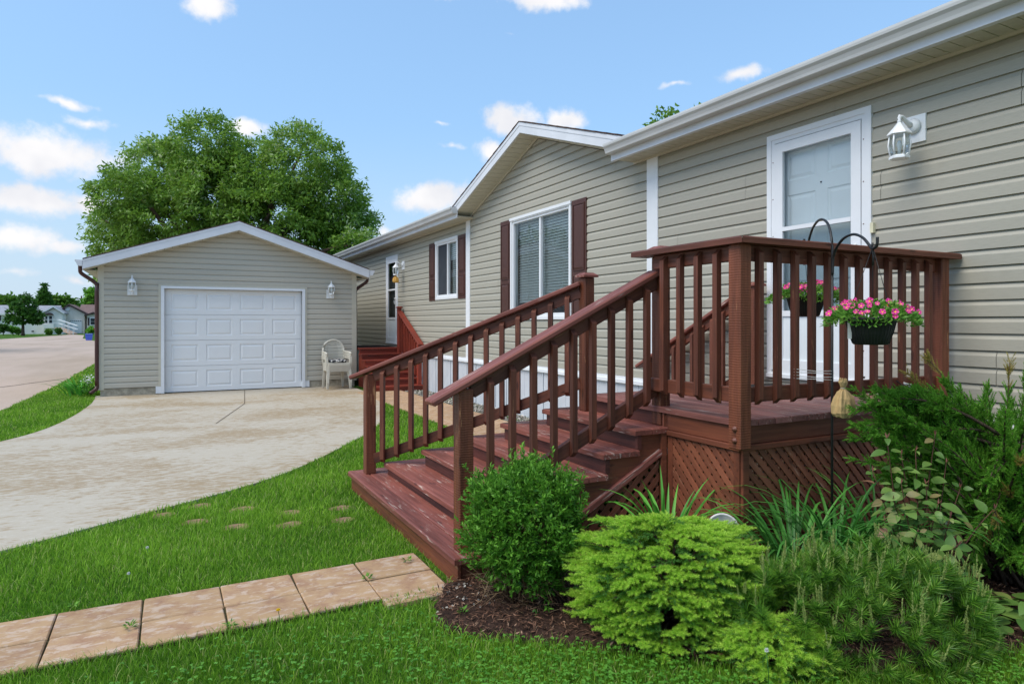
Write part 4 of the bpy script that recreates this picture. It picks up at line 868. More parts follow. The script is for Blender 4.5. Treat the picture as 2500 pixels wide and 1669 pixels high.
# ------------------------------------------------------------------ stacked resin chairs by the garage
def chair(loc, rz, label):
    t = thing('resin_chair', loc, label, 'chair', 'stacked resin chairs', rz); W = WM[t.name]; P = lambda m, nm: m.build(nm, M_RESIN, t, W)
    for sx in (-1, 1):
        m = MB(); V = []                                         # front legs flare from the arms; wide moulded section
        def leg(pts):
            mm = MB()
            for (x0, y0, z0, w0), (x1, y1, z1, w1) in zip(pts, pts[1:]):
                mm.add([(x0 - w0, y0 - .016, z0), (x0 + w0, y0 - .016, z0), (x0 + w0, y0 + .016, z0), (x0 - w0, y0 + .016, z0), (x1 - w1, y1 - .016, z1), (x1 + w1, y1 - .016, z1), (x1 + w1, y1 + .016, z1), (x1 - w1, y1 + .016, z1)],
                       [(0, 1, 5, 4), (1, 2, 6, 5), (2, 3, 7, 6), (3, 0, 4, 7), (3, 2, 1, 0), (4, 5, 6, 7)])
            return mm
        P(leg([(sx * .25, -.23, 0, .022), (sx * .235, -.21, .25, .03), (sx * .205, -.2, .40, .045), (sx * .20, -.2, .44, .05)]), 'leg')
        P(leg([(sx * .22, .25, 0, .02), (sx * .2, .21, .3, .028), (sx * .18, .18, .42, .04)]), 'leg')
        P(leg([(sx * .25, -.2, .40, .022), (sx * .262, -.19, .55, .024), (sx * .262, -.17, .635, .03)]), 'arm_post')
        P(MB().tube([(sx * .262, -.22, .63), (sx * .262, -.1, .645), (sx * .25, .1, .65), (sx * .225, .22, .66)], [.022, .026, .024, .02], 8), 'arm')
    m = MB(); n = 8
    m.box(-.22, .22, -.24, .2, .405, .432).box(-.225, .225, -.255, -.235, .375, .43).box(-.235, -.215, -.24, .2, .38, .43).box(.215, .235, -.24, .2, .38, .43); P(m, 'seat')
    arc = [(-.215, .2, .42)] + [(-.235, .215, .6)] + [(.235 * -math.cos(a), .235 + .03 * math.sin(a), .68 + .235 * math.sin(a)) for a in np.linspace(0, math.pi, 13)] + [(.235, .215, .6), (.215, .2, .42)]
    P(MB().tube(arc, .022, 8), 'back_frame')
    for i, z in enumerate((.5, .565, .63, .70, .77, .835)):
        hw = .215 if z < .68 else math.sqrt(max(.23 ** 2 - (z - .68) ** 2, .01)); y = .21 + (z - .42) * .09
        P(MB().add([(-hw, y, z - .028), (-hw * .5, y + .02, z - .028), (hw * .5, y + .02, z - .028), (hw, y, z - .028), (-hw, y, z + .028), (-hw * .5, y + .02, z + .028), (hw * .5, y + .02, z + .028), (hw, y, z + .028)],
                   [(0, 1, 5, 4), (1, 2, 6, 5), (2, 3, 7, 6)]), 'back_slat')
    return t
lbs = ['lowest cream resin armchair of the stack by the garage', 'second from the bottom cream resin armchair of the stack', 'second from the top cream resin armchair of the stack', 'topmost cream resin armchair of the stack, under the cushion']
for i in range(4): chair((3.26, 14.62 - .012 * i, .03 + .042 * i), rad(3), lbs[i])
def cushion_mat():
    m, t, b = new_mat('floral_cushion'); v = t.n('ShaderNodeTexCoord').outputs['Object']; vo = t.n('ShaderNodeTexVoronoi'); vo.inputs['Scale'].default_value = 24; t.l(v, vo.inputs['Vector'])
    f = t.ramp(t.val('ADD', vo.outputs['Distance'], t.val('MULTIPLY', t.noise(v, 30, 3).outputs['Fac'], .5)), .62, .70); t.l(t.mix(f, S(226, 222, 214), S(44, 46, 52)), b.inputs['Base Color']); b.inputs['Roughness'].default_value = .9; return m
cm = MB(); N8 = 12
prof = [(0, .0)]
V = []; F = []
for j, (k_, z) in enumerate(((.9, 0), (1.0, .025), (.97, .05), (.6, .068), (.05, .07))):
    for i in range(24):
        w = 2 * math.pi * i / 24; cs, sn = math.cos(w), math.sin(w); p = 4; r = (abs(cs) ** p + abs(sn) ** p) ** (-1 / p); V.append((3.26 + .205 * k_ * r * cs, 14.56 + .205 * k_ * r * sn, .595 + z))
for j in range(4):
    for i in range(24): F.append((j * 24 + i, j * 24 + (i + 1) % 24, j * 24 + 24 + (i + 1) % 24, j * 24 + 24 + i))
F += [tuple(range(24))[::-1], tuple(range(96, 120))]
tag(cm.add(V, F, True).build('seat_cushion', cushion_mat()), 'black and white patterned cushion on the stacked resin chairs', 'cushion')

# ------------------------------------------------------------------ trees
def limb(m, a, b, r0, r1, seg=5, wob=.06):
    a, b = Vector(a), Vector(b); L = (b - a).length; P = []
    for i in range(seg + 1):
        t = i / seg; P.append(a.lerp(b, t) + Vector((rnd.uniform(-1, 1), rnd.uniform(-1, 1), rnd.uniform(-.5, .5) + math.sin(t * math.pi) * .6)) * L * wob * (0 < i < seg))
    m.tube(P, [r0 + (r1 - r0) * i / seg for i in range(seg + 1)], 7); return P
def crown(fm, lobes, nclump, nleaf, cr, L, W, droop, shell=.55):
    vol = np.array([r[0] * r[1] * r[2] for _, r in lobes]) ** (2 / 3); vol = vol / vol.sum()
    for (c, r), v in zip(lobes, vol):
        k = max(3, int(nclump * v)); D = rdir(k); rr = NR.uniform(shell, 1.0, k)[:, None] ** .7; C = np.array(c) + D * rr * np.array(r)
        n = nleaf; tw = nrm(D + .5 * rdir(k) + np.array([0, 0, -droop * .5]))
        T = np.repeat(C, n, 0) + rdir(k * n) * (NR.random(k * n)[:, None] ** .5) * cr * np.array([1, 1, .75]) + np.repeat(tw, n, 0) * NR.uniform(0, cr, k * n)[:, None]
        Dd = nrm(np.repeat(tw, n, 0) * .7 + .9 * rdir(k * n) + np.array([0, 0, -droop]))
        base = np.repeat(np.clip(NR.random(k) * .45 + .1 * D[:, 2] + .1 * np.sin(C[:, 0] * 1.3 + C[:, 2]), 0, .6), n); leaves(fm, T, Dd, L * NR.uniform(.7, 1.25, k * n), W * NR.uniform(.7, 1.2, k * n), np.clip(base + NR.random(k * n) * .58, 0, 1))
def tree(name, label, base, lobes, nclump, nleaf, cr, L, W, mat, droop=.3, tr=.25, group=None, fork=.3, shell=.55, cat='tree'):
    t = thing(name, base, label, cat, group); m = MB(); b = Vector(base); cz = min(c[2] for c, _ in lobes); top = Vector((sum(c[0] for c, _ in lobes) / len(lobes), sum(c[1] for c, _ in lobes) / len(lobes), cz))
    f_ = b.lerp(top, .75); f_.x = b.x; f_.y = b.y; m.tube([b - Vector((0, 0, .1)), b.lerp(f_, .25), f_], [tr * 1.35, tr, tr * .8], 9)
    for c, r in lobes: limb(m, f_ + Vector((0, 0, rnd.uniform(-.4, .2) * tr)), Vector(c) + Vector((0, 0, r[2] * .3)), tr * .55, tr * .12)
    m.build('trunk', M_BARK, t); fm = FM(); crown(fm, lobes, nclump, nleaf, cr, L, W, droop, shell); fm.build('crown', mat, t, base); return t
def lobe(u, v, rp, d, dd=0., sq=1.):
    p = aim(u, v) * (d + dd); r = rp * (d + dd) / FPX; return ((p.x, p.y, p.z + H), (r, r, r * sq))
BT = [(505, 372, 102), (395, 432, 105), (315, 480, 85), (430, 545, 150), (610, 425, 95), (735, 402, 108), (800, 490, 105), (850, 555, 72), (670, 540, 140), (290, 590, 70), (545, 470, 120), (760, 595, 105), (330, 650, 90), (470, 640, 120), (250, 545, 34), (270, 440, 26), (620, 640, 120), (865, 610, 50)]
tree('shade_tree', 'big leafy green tree rising behind the garage roof', (2.4, 29, 0), [lobe(u, v, r * .86, 27, rnd.uniform(-1.6, 1.8), .95) for u, v, r in BT], 2700, 46, .33, .195, .072, M_TREE, .35, .34, shell=.5)
tree('shade_tree', 'tree of which a few twigs show above the house gutter', (16.3, 18.8, 0), [lobe(1615, 440, 100, 24, 0), lobe(1700, 410, 70, 24, .5), lobe(1625, 300, 24, 24, 0), lobe(1712, 272, 9, 24, 0), lobe(1650, 345, 40, 24, 0)], 500, 30, .3, .16, .1, M_TREE, .1, .25)
FXY = lambda u, Y: aim(u, 0).x / aim(u, 0).y * Y
def FP(u, v, Y): p = aim(u, v); p = p * (Y / p.y); return (p.x, p.y, p.z + H)
def flobe(u, v, r, Y, sq=1.): p = FP(u, v, Y); k = r * (p[0] * _s + p[1] * _c) / FPX; return (p, (k, k, k * sq))
tree('street_maple', 'small dark green tree by the road in front of the white house', (FXY(56, 89), 89, 0), [flobe(60, 745, 20, 89), flobe(42, 765, 17, 89), flobe(80, 768, 17, 89), flobe(60, 728, 8, 89, 1.3), flobe(60, 775, 26, 89, .5), flobe(93, 778, 9, 89), flobe(26, 782, 8, 89)], 260, 22, .25, .26, .17, M_MAPLE, .2, .16)
tree('far_tree', 'round green treetops over the roof of the white house, far left', (FXY(18, 128), 128, 0), [flobe(18, 740, 12, 128, .8), flobe(-10, 745, 14, 128, .8), flobe(40, 745, 9, 128, .8)], 120, 20, .6, .6, .4, M_FARTREE, .1, .2, 'trees beyond the houses')
tree('far_tree', 'wide green treetops above the brown roof, right of the tall conifer', (FXY(140, 130), 130, 0), [flobe(130, 741, 13, 130, .8), flobe(155, 742, 13, 130, .8), flobe(173, 746, 9, 130, .8), flobe(110, 742, 12, 130, .9)], 170, 20, .6, .6, .4, M_FARTREE, .1, .2, 'trees beyond the houses')
tree('far_tree', 'bright green tree beside the downspout at the garage corner, far off', (FXY(236, 110), 110, 0), [flobe(236, 730, 20, 110), flobe(228, 742, 14, 110), flobe(250, 725, 22, 110)], 110, 20, .5, .5, .34, M_SHRUB, .1, .2, 'trees beyond the houses')
tree('far_conifer', 'tall narrow conifer standing above the distant brown roofs', (FXY(108, 124), 124, 0), [flobe(108, 698 + 6 * i, 1 + 1.8 * i, 124, .8) for i in range(8)], 150, 16, .25, .5, .2, M_MAPLE, -.1, .2)
for u, v, r, mt, lb in ((8, 800, 10, M_MAPLE, 'dusty green bush at the left edge in front of the far house'), (32, 803, 8, M_SHRUB, 'light green bush under the small street tree'), (45, 808, 4, M_FARTREE, 'low rounded bush against the street tree trunk'), (120, 810, 5, M_FARTREE, 'tiny bush below the bay window of the white house'), (143, 808, 5, M_MAPLE, 'tiny bush at the head of the far ramp'), (222, 806, 7, M_SHRUB, 'yellow-green planting under the shuttered far window')):
    Y = 93; p = FP(u, v, Y); t = thing('bush', (p[0], p[1], 0), lb, 'bush'); fm = FM(); kk_ = r / 22; crown(fm, [flobe(u, v, r * .8, Y, .8)], 40, 20, .12 + .2 * kk_, .12 + .2 * kk_, .1 + .1 * kk_, .1, .2); fm.build('foliage', mt, t, (p[0], p[1], 0)); MB().tube([(p[0], p[1], -.05), (p[0], p[1], max(.3, p[2] - .1))], [.05, .03], 6).build('stem', M_BARK, t)

# ------------------------------------------------------------------ houses across the road
M_FWALL = pmat('far_white_siding', S(236, 232, 226), .6, .3, .05, 2); M_FWALL2 = pmat('far_grey_siding', S(222, 214, 204), .6, .3, .05, 2); M_FROOF = pmat('far_brown_roof', S(120, 100, 96), .9, .2, .15, 3); M_FROOFG = pmat('far_grey_roof', S(150, 152, 158), .9, .2, .12, 3); M_FTRIM = pmat('far_dark_trim', S(72, 58, 58), .7)
def fbox(u0, u1, v0, v1, Y, th): a, b = FP(u0, v0, Y), FP(u1, v1, Y); return (a[0], b[0], Y, Y + th, min(a[2], b[2]), max(a[2], b[2]))
def fpart(parent, name, mat, *boxes):
    m = MB()
    for q in boxes: m.box(*q)
    return m.build(name, mat, parent)
def fgable(parent, u0, up, u1, ve, vp, Y, depth, wallm, roofm, trim, base=815):
    a, p, b = FP(u0, ve, Y), FP(up, vp, Y), FP(u1, ve, Y); zb = 0
    ins = .25
    o = MB().prism([(a[0] + ins, Y, -.05), (b[0] - ins, Y, -.05), (b[0] - ins, Y, b[2]), (p[0], Y, p[2] - .12), (a[0] + ins, Y, a[2])], (0, depth, 0)).build('wall', wallm, parent); bmfix(o.data)
    for e in (a, b):
        r = MB().prism([(p[0], Y - .35, p[2]), (e[0], Y - .35, e[2] - .05), (e[0], Y - .35, e[2] + .1), (p[0], Y - .35, p[2] + .15)], (0, depth + .4, 0)).build('roof', roofm, parent); bmfix(r.data)
        r = MB().prism([(p[0], Y - .40, p[2] - .04), (e[0], Y - .40, e[2] - .1), (e[0], Y - .40, e[2] + .08), (p[0], Y - .40, p[2] + .14)], (0, .045, 0)).build('rake_board', trim, parent); bmfix(r.data)
def fmain(parent, u0, u1, ve, vr, Y, wallm, roofm, depth=7.):
    x0, x1 = FXY(u0, Y), FXY(u1, Y); ze = FP(u0, ve, Y)[2]; zr = FP(u0, vr, Y + depth / 2)[2]
    fpart(parent, 'wall', wallm, (x0 + .2, x1 - .2, Y, Y + depth, -.05, ze))
    o = MB().prism([(x0, Y - .4, ze - .02), (x0, Y + depth / 2, zr), (x0, Y + depth + .4, ze - .02), (x0, Y + depth / 2, zr - .25)], (x1 - x0, 0, 0)).build('roof', roofm, parent); bmfix(o.data)
    fpart(parent, 'fascia', M_FWALL, (x0, x1, Y - .43, Y - .405, ze - .18, ze + .02))
def fwin(parent, u0, u1, v0, v1, Y, bar=True):
    w = fpart(parent, 'window', M_WHITE, fbox(u0, u1, v0, v1, Y - .08, .06)); e = (u1 - u0) * .1 + .4
    um = (u0 + u1) / 2
    if bar:
        vm = (v0 + v1) / 2; fpart(w, 'pane', M_DARK, fbox(u0 + e, u1 - e, v0 + e, vm - .4, Y - .1, .015)); fpart(w, 'pane', M_DARK, fbox(u0 + e, u1 - e, vm + .4, v1 - e, Y - .1, .015))
    else: fpart(w, 'pane', M_DARK, fbox(u0 + e, u1 - e, v0 + e, v1 - e, Y - .1, .015))
hA = thing('far_house', (FXY(90, 100), 103, 0), 'white house with a bay window across the road behind the small tree', 'house', 'houses across the road')
fmain(hA, -60, 140, 765, 744, 102, M_FWALL, M_FROOFG); fgable(hA, 101, 131, 158, 765, 749.5, 99.5, 6, M_FWALL, M_FROOFG, M_WHITE)
fwin(hA, 109.5, 116.5, 770, 790, 99.2); fwin(hA, 118.5, 128.5, 770, 790, 99.2, False)
o = MB().prism([FP(107, 769, 98.9), FP(130, 769, 98.9), FP(125, 764.5, 98.9), FP(119, 763, 98.9), FP(112, 764.5, 98.9)], (0, .6, 0)).build('bay_hood', M_FTRIM, hA); bmfix(o.data)
fpart(hA, 'bay', M_FWALL, fbox(106, 131, 791, 801, 99.0, .5)); fpart(hA, 'vent', M_DARK, fbox(77, 82.5, 807, 810, 101.9, .05)); fpart(hA, 'vent', M_DARK, fbox(50, 54, 807, 811, 101.9, .05)); fpart(hA, 'window', M_DARK, fbox(-2, 2, 769, 783, 101.9, .05))
hB = thing('far_house', (FXY(175, 102), 104, 0), 'grey gabled house with two garage doors behind the white ramp', 'house', 'houses across the road')
fgable(hB, 138, 169, 212, 765.5, 744.5, 103, 7, M_FWALL2, M_FROOF, M_FTRIM)
for u0, u1 in ((138.5, 158.5), (171, 199.5)): w = fpart(hB, 'garage_door', M_WHITE, fbox(u0, u1, 780.5, 813, 102.9, .06)); [fpart(w, 'pane', M_DARK, fbox(u0 + (u1 - u0) * (i + .2) / 6, u0 + (u1 - u0) * (i + .7) / 6, 782, 784, 102.86, .03)) for i in range(6)]
MB().lathe([(.28, 0), (.28, .05), (.2, .06)], n=14, M=Matrix.Translation(Vector(FP(165, 754.5, 102.98))) @ Matrix.Rotation(rad(90), 4, 'X')).build('gable_vent', M_WHITE, hB)
hC = thing('far_house', (FXY(225, 104), 106, 0), 'grey house with a dark shuttered window next to the garage downspout', 'house', 'houses across the road')
fmain(hC, 190, 300, 766, 743, 104, M_FWALL2, M_FROOF, 8); fgable(hC, 207, 228, 250, 770, 764, 102.5, 2, M_FWALL2, M_FROOF, M_FTRIM)
fwin(hC, 219, 235, 775, 794, 102.4); fpart(hC, 'shutter', M_FTRIM, fbox(214, 218.5, 775.5, 794, 102.42, .05)); fpart(hC, 'shutter', M_FTRIM, fbox(235.6, 240, 775.5, 794, 102.42, .05))
fpart(hC, 'bed_edging', M_FTRIM, fbox(207, 230, 808, 813, 101.6, .3))
rp = thing('access_ramp', (FXY(165, 96), 96, 0), 'wooden access ramp with white railings in front of the far houses', 'ramp')
P0, P1 = Vector(FP(143, 800, 97)), Vector(FP(180, 814.5, 95.5)); P1.z = .06
o = plank('ramp_deck', P0, P1, 1.1, .12, (0, 0, 1), pmat('ramp_timber', S(176, 150, 128), .8), rp, .01)
for sd_ in (-.55, .55):
    for h_ in (.55, 1.0): plank('handrail', P0 + Vector((-1.2, sd_, h_)) , P0 + Vector((0, sd_, h_)), .06, .06, (0, 0, 1), M_WHITE, rp); plank('handrail', P0 + Vector((0, sd_, h_)), P1 + Vector((.4, sd_, h_)), .06, .06, (0, 0, 1), M_WHITE, rp)
    for t_ in (0, .33, .66, 1.0): q = P0.lerp(P1, t_) + Vector((0, sd_, 0)); plank('post', q - Vector((0, 0, .05)), q + Vector((0, 0, 1.0)), .07, .07, (1, 0, 0), M_WHITE, rp)
# lamp-post, bin, car
up = thing('utility_pole', (FXY(199, 135), 135, 0), 'thin utility pole standing up behind the brown roofs', 'pole'); pz = FP(199, 722, 135)[2]
MB().tube([(FXY(199, 135), 135, 0), (FXY(199, 135), 135, pz)], [.16, .11], 8).build('pole', M_BARK, up); MB().box(FXY(199, 135) - .35, FXY(199, 135) + .35, 134.9, 135.1, pz - 1.9, pz - 1.2).build('transformer', M_FROOFG, up); MB().box(FXY(199, 135) - .8, FXY(199, 135) + .8, 134.85, 135, pz - .55, pz - .42).build('crossarm', M_BARK, up)
bn = thing('recycling_bin', (-5.72, 63.3, 0), 'blue plastic bin standing on the grass by the road', 'bin')
MB().add([(-5.72 + a * w, 63.3 + b * w * .8, z) for w, z in ((.2, .02), (.25, .5), (.27, .5), (.27, .53)) for a, b in ((-1, -1), (1, -1), (1, 1), (-1, 1))], [(3, 2, 1, 0)] + [(4 * k + i, 4 * k + (i + 1) % 4, 4 * k + 4 + (i + 1) % 4, 4 * k + 4 + i) for k in range(3) for i in range(4)]).build('body', M_BLUEBIN, bn)
MB().box(-5.95, -5.49, 63.08, 63.52, .53, .56).build('lid', pmat('pale_blue_lid', S(150, 170, 230), .5), bn)
car = thing('parked_car', (-5.0, 75.5, 0), 'dark car parked beyond the garage corner, only its rear showing', 'car'); M_CAR = pmat('dark_car_paint', S(52, 54, 62), .25, .5, .05)
cb = [(-1.1, .3), (-1.15, .75), (-1.0, 1.0), (-.6, 1.42), (.9, 1.45), (1.6, 1.02), (2.9, .9), (3.15, .6), (3.1, .28)]
o = MB().prism([(-5.2 + x, 74.9, z) for x, z in cb], (0, 1.7, 0)).build('body', M_CAR, car); bmfix(o.data)
o = MB().prism([(-5.2 + x, 74.88, z) for x, z in ((-.72, 1.02), (-.5, 1.36), (.82, 1.38), (1.3, 1.02))], (0, 1.74, 0)).build('side_glass', M_DARK, car); bmfix(o.data)
MB().box(-6.38, -6.3, 74.95, 75.15, .72, .92).build('tail_light', pmat('red_lens', S(180, 24, 34), .3), car); MB().box(-6.38, -6.3, 76.35, 76.55, .72, .92).build('tail_light', pmat('red_lens_far', S(180, 24, 34), .3), car)
for x in (-5.7, -2.9):
    for y in (74.95, 76.4):
        w = MB().lathe([(.3, -.1), (.33, -.07), (.33, .07), (.3, .1)], n=14, M=Matrix.Translation((x, y, .33)) @ Matrix.Rotation(rad(90), 4, 'X')).build('wheel', M_POT, car); MB().lathe([(.19, -.11), (.19, .11)], n=12, M=Matrix.Translation((x, y, .33)) @ Matrix.Rotation(rad(90), 4, 'X')).build('rim', M_FASC, w)
# a tree and a house over the road to the left, which the window panes mirror
tree('shade_tree', 'broad green tree over the road, mirrored in the window panes', (-15, 42, 0), [((-15, 42, 5.5), (3.2, 3.2, 2.6)), ((-17, 43, 4.5), (2.4, 2.4, 2)), ((-13, 41, 4.6), (2.4, 2.4, 2))], 420, 22, .5, .4, .25, M_FARTREE, .2, .25)

# ------------------------------------------------------------------ grass
def lawn_ok(P):
    ok = ~(inpoly(P, DRIVE) | inpoly(P, ROAD) | inpoly(P, BED)); x, y = P[:, 0], P[:, 1]
    ok &= ~((x > -2.95) & (x < 1.36) & (y > 3.368) & (y < 3.925)); ok &= ~((x > 1.40) & (x < 4.95) & (y > 2.7) & (y < 5.82)); ok &= ~((x > 3.43) & (x < 4.95) & (y > 6.2))
    ok &= ~((x > GX0 - .02) & (x < 4.95) & (y > 15.1)); ok &= x < 4.92; return ok
def in_view(P, m=160):
    d = P[:, 0] * _s + P[:, 1] * _c; r = P[:, 0] * _c - P[:, 1] * _s; u = 1250 + FPX * r / np.maximum(d, .1); return (d > 1.1) & (u > -m) & (u < 2500 + m)
gf = FM()
STN = np.array([(.23, 5.80), (.51, 5.55), (.82, 5.28), (1.2, 5.22), (.18, 5.35), (.43, 5.09), (.78, 4.97), (1.15, 4.9), (-.03, 5.65)])
for d0, d1, dens, hh, ww in ((1.2, 3, 11000, .042, .0036), (3, 5, 7000, .042, .0045), (5, 8, 4000, .044, .0062), (8, 14, 1900, .045, .009), (14, 32, 360, .05, .02)):
    xr = (-.5 * d1 - 1, 1.2 * d1); yr = (0, d1 * 1.25); n = int(dens * (xr[1] - xr[0]) * (yr[1] - yr[0])); n = min(n, 1600000)
    P = NR.uniform((xr[0], yr[0]), (xr[1], yr[1]), (n, 2)); d = P[:, 0] * _s + P[:, 1] * _c; P = P[(d > d0) & (d < d1)]; P = P[in_view(P)]; P = P[lawn_ok(P)]
    ds = np.min(np.linalg.norm(P[:, None] - STN[None], axis=2), 1) if len(P) < 400000 else np.ones(len(P)); P = P[ds > .035 + .06 * NR.random(len(P))]
    n = len(P); g1 = np.sin(P[:, 0] * 3.1 + 1.3 * np.sin(P[:, 1] * 2.3)) * np.sin(P[:, 1] * 3.7 + np.sin(P[:, 0] * 1.9)); h = hh * (.6 + .75 * NR.random(n)) * (1 + .22 * g1)
    a = NR.uniform(0, 2 * np.pi, n); ln = NR.uniform(.15, .95, n) * h; t = NR.uniform(0, 2 * np.pi, n); w = ww * NR.uniform(.6, 1.2, n) / 2
    B = np.stack([P[:, 0], P[:, 1], np.zeros(n)], 1); sd_ = np.stack([np.cos(a), np.sin(a), np.zeros(n)], 1) * w[:, None]; le = np.stack([np.cos(t), np.sin(t), np.zeros(n)], 1)
    Mi = B + le * (ln * .35)[:, None] + np.array([0, 0, 1.]) * (h * .62)[:, None]; T = B + le * ln[:, None] + np.array([0, 0, 1.]) * h[:, None]
    rr = np.clip(.38 + .18 * g1 + .28 * NR.normal(size=n), 0, 1); g2 = np.sin(P[:, 0] * .9 + 2) * np.sin(P[:, 1] * 1.3 + .5); h = h * (1 + .12 * g2); rr = np.clip(rr + .12 * g2, 0, .84); rr = np.where(NR.random(n) < .07, 1., np.minimum(rr, .84))
    gf.quad(np.stack([B - sd_, B + sd_, Mi + sd_ * .8, Mi - sd_ * .8], 1), rr); gf.tri(np.stack([Mi - sd_ * .8, Mi + sd_ * .8, T], 1), rr)
tag(gf.build('lawn_grass', M_GRASS), 'short mown green grass of the lawns', 'grass', kind='stuff')
cf = FM()
for cx, cy, sx_, sy_, n in ((1.35, 2.25, .42, .2, 1300), (1.0, 2.75, .3, .2, 300), (3.05, 1.42, .35, .1, 500), (.2, 2.9, .4, .15, 250), (1.9, 1.9, .4, .12, 600)):
    P = NR.normal((cx, cy), (sx_, sy_), (n, 2)); P = P[lawn_ok(P)]; n = len(P); z = NR.uniform(.03, .055, n); a0 = NR.uniform(0, 6.28, n); c3_ = NR.random(n)
    for k in range(3):
        a = a0 + k * 2.094; D = np.stack([np.cos(a), np.sin(a), NR.uniform(-.1, .35, n)], 1); leaves(cf, np.column_stack([P, z]), D, .0105, .0105, c3_, np.array([0, 0, 1.]))
tag(cf.build('clover', M_CLOVER), 'clover leaves among the grass in the foreground', 'clover', kind='stuff')
# mulch chips and pebbles in the bed
mf = FM(); P = NR.uniform((1.1, 1.2), (4.8, 3.4), (24000, 2)); P = P[inpoly(P, BED)]; n = len(P); D = rdir(n) * np.array([1, 1, .25]); leaves(mf, np.column_stack([P, NR.uniform(.03, .055, n)]), D, NR.uniform(.015, .05, n), NR.uniform(.003, .009, n), NR.random(n), np.array([0, 0, 1.]))
tag(mf.build('mulch', leafmat('mulch_chip', S(58, 40, 32), S(124, 92, 74), S(170, 140, 116), 0., .9, .1)), 'brown shredded bark mulch in the planting bed', 'mulch', kind='stuff')
pf = FM(); P = NR.uniform((1.12, 3.0), (1.5, 3.36), (90, 2)); P = P[inpoly(P, BED)]; gp = np.column_stack([P, NR.uniform(.02, .04, len(P))])
for kk in range(3):
    r_ = NR.uniform(.004, .010, len(gp))[:, None]; a_ = rdir(len(gp)); s1, s2 = perp(a_); pf.quad(np.stack([gp + s1 * r_, gp + s2 * r_, gp - s1 * r_, gp - s2 * r_], 1), NR.random(len(gp)))
tag(pf.build('pebbles', bpy.data.materials['gravel_pebble']), 'pale pebbles in the soil beside the bottom step', 'pebbles', kind='stuff')

# ------------------------------------------------------------------ shrubs in the bed
E1 = np.array([_c, -_s, 0]); E2 = np.array([_s, _c, 0]); E3 = np.array([0, 0, 1.])
def bump3(D, k=5.): return .5 * (np.sin(D[:, 0] * k + 1.1) * np.sin(D[:, 1] * k * .9 + .4) + np.sin(D[:, 2] * k * 1.2 + D[:, 0] * k * .7))
# round deciduous shrub at the foot of the steps
sc0 = np.array([1.64, 3.02, 0]); sh = thing('leafy_shrub', (1.64, 3.02, 0), 'rounded bright green small-leaved shrub at the foot of the steps', 'shrub'); fm = FM()
for k, lo, hi in ((2300, .84, 1.03), (1300, .6, .88)):
    D = rdir(k * 2); D = D / (np.sum(np.abs(D) ** 3.2, 1, keepdims=True) ** (1 / 3.2)) * .93; D = D[D[:, 2] > -.75][:k]; k = len(D); rr = NR.uniform(lo, hi, k) * (1 + .16 * bump3(D, 6) + .10 * np.sin(D[:, 0] * 11 + D[:, 2] * 9) * np.sin(D[:, 1] * 12 + 1)) * (1 + .26 * NR.random(k) ** 4); wid = np.where(D[:, 2] < -.2, .9 + .3 * D[:, 2], 1)
    C = sc0 + np.column_stack([D[:, 0] * .24 * rr * wid, D[:, 1] * .25 * rr * wid, .355 + D[:, 2] * .315 * rr]); tw = nrm(D * .9 + np.array([0, 0, .55]) + .45 * rdir(k)); n = 11
    keep = NR.random(k) < np.where(D[:, 2] < -.35, .55, 1.); C, tw = C[keep], tw[keep]; k = len(C); dd = np.repeat(tw, n, 0); tt = np.tile(np.linspace(0, 1, n), k)[:, None]
    P = np.repeat(C, n, 0) + dd * tt * .05; Dl = nrm(dd * .8 + rdir(k * n) * .8); leaves(fm, P, Dl, NR.uniform(.018, .033, k * n), NR.uniform(.007, .0115, k * n), np.clip(np.repeat(NR.random(k) * .35, n) + .5 * tt[:, 0] * NR.random(k * n) + .15 * NR.random(k * n), 0, 1))
fm.build('foliage', M_SHRUB, sh, tuple(sc0)); m = MB()
for i in range(70):
    a = rnd.uniform(0, 6.28); e = rnd.uniform(.1, .3); P0 = Vector((1.63 + .07 * math.cos(a), 3.03 + .07 * math.sin(a), .0)); P1 = Vector((1.63 + e * math.cos(a), 3.03 + e * math.sin(a), rnd.uniform(.2, .6))); m.tube([P0, P0.lerp(P1, .5) + Vector((rnd.uniform(-.03, .03), rnd.uniform(-.03, .03), .02)), P1], [.004, .003, .0015], 5)
m.build('branches', M_TWIG, sh); sf = FM(); n = 900; a = NR.uniform(0, 6.28, n); P = sc0 + np.column_stack([np.cos(a) * NR.uniform(.02, .25, n), np.sin(a) * NR.uniform(.02, .25, n), NR.uniform(.02, .2, n)]); needles(sf, P, rdir(n) * np.array([1, 1, .6]), NR.uniform(.06, .16, n), .0022, NR.random(n))
sf.build('dry_stalks', leafmat('dry_stalk', S(96, 74, 54), S(170, 142, 108), None, .1), sh, tuple(sc0))
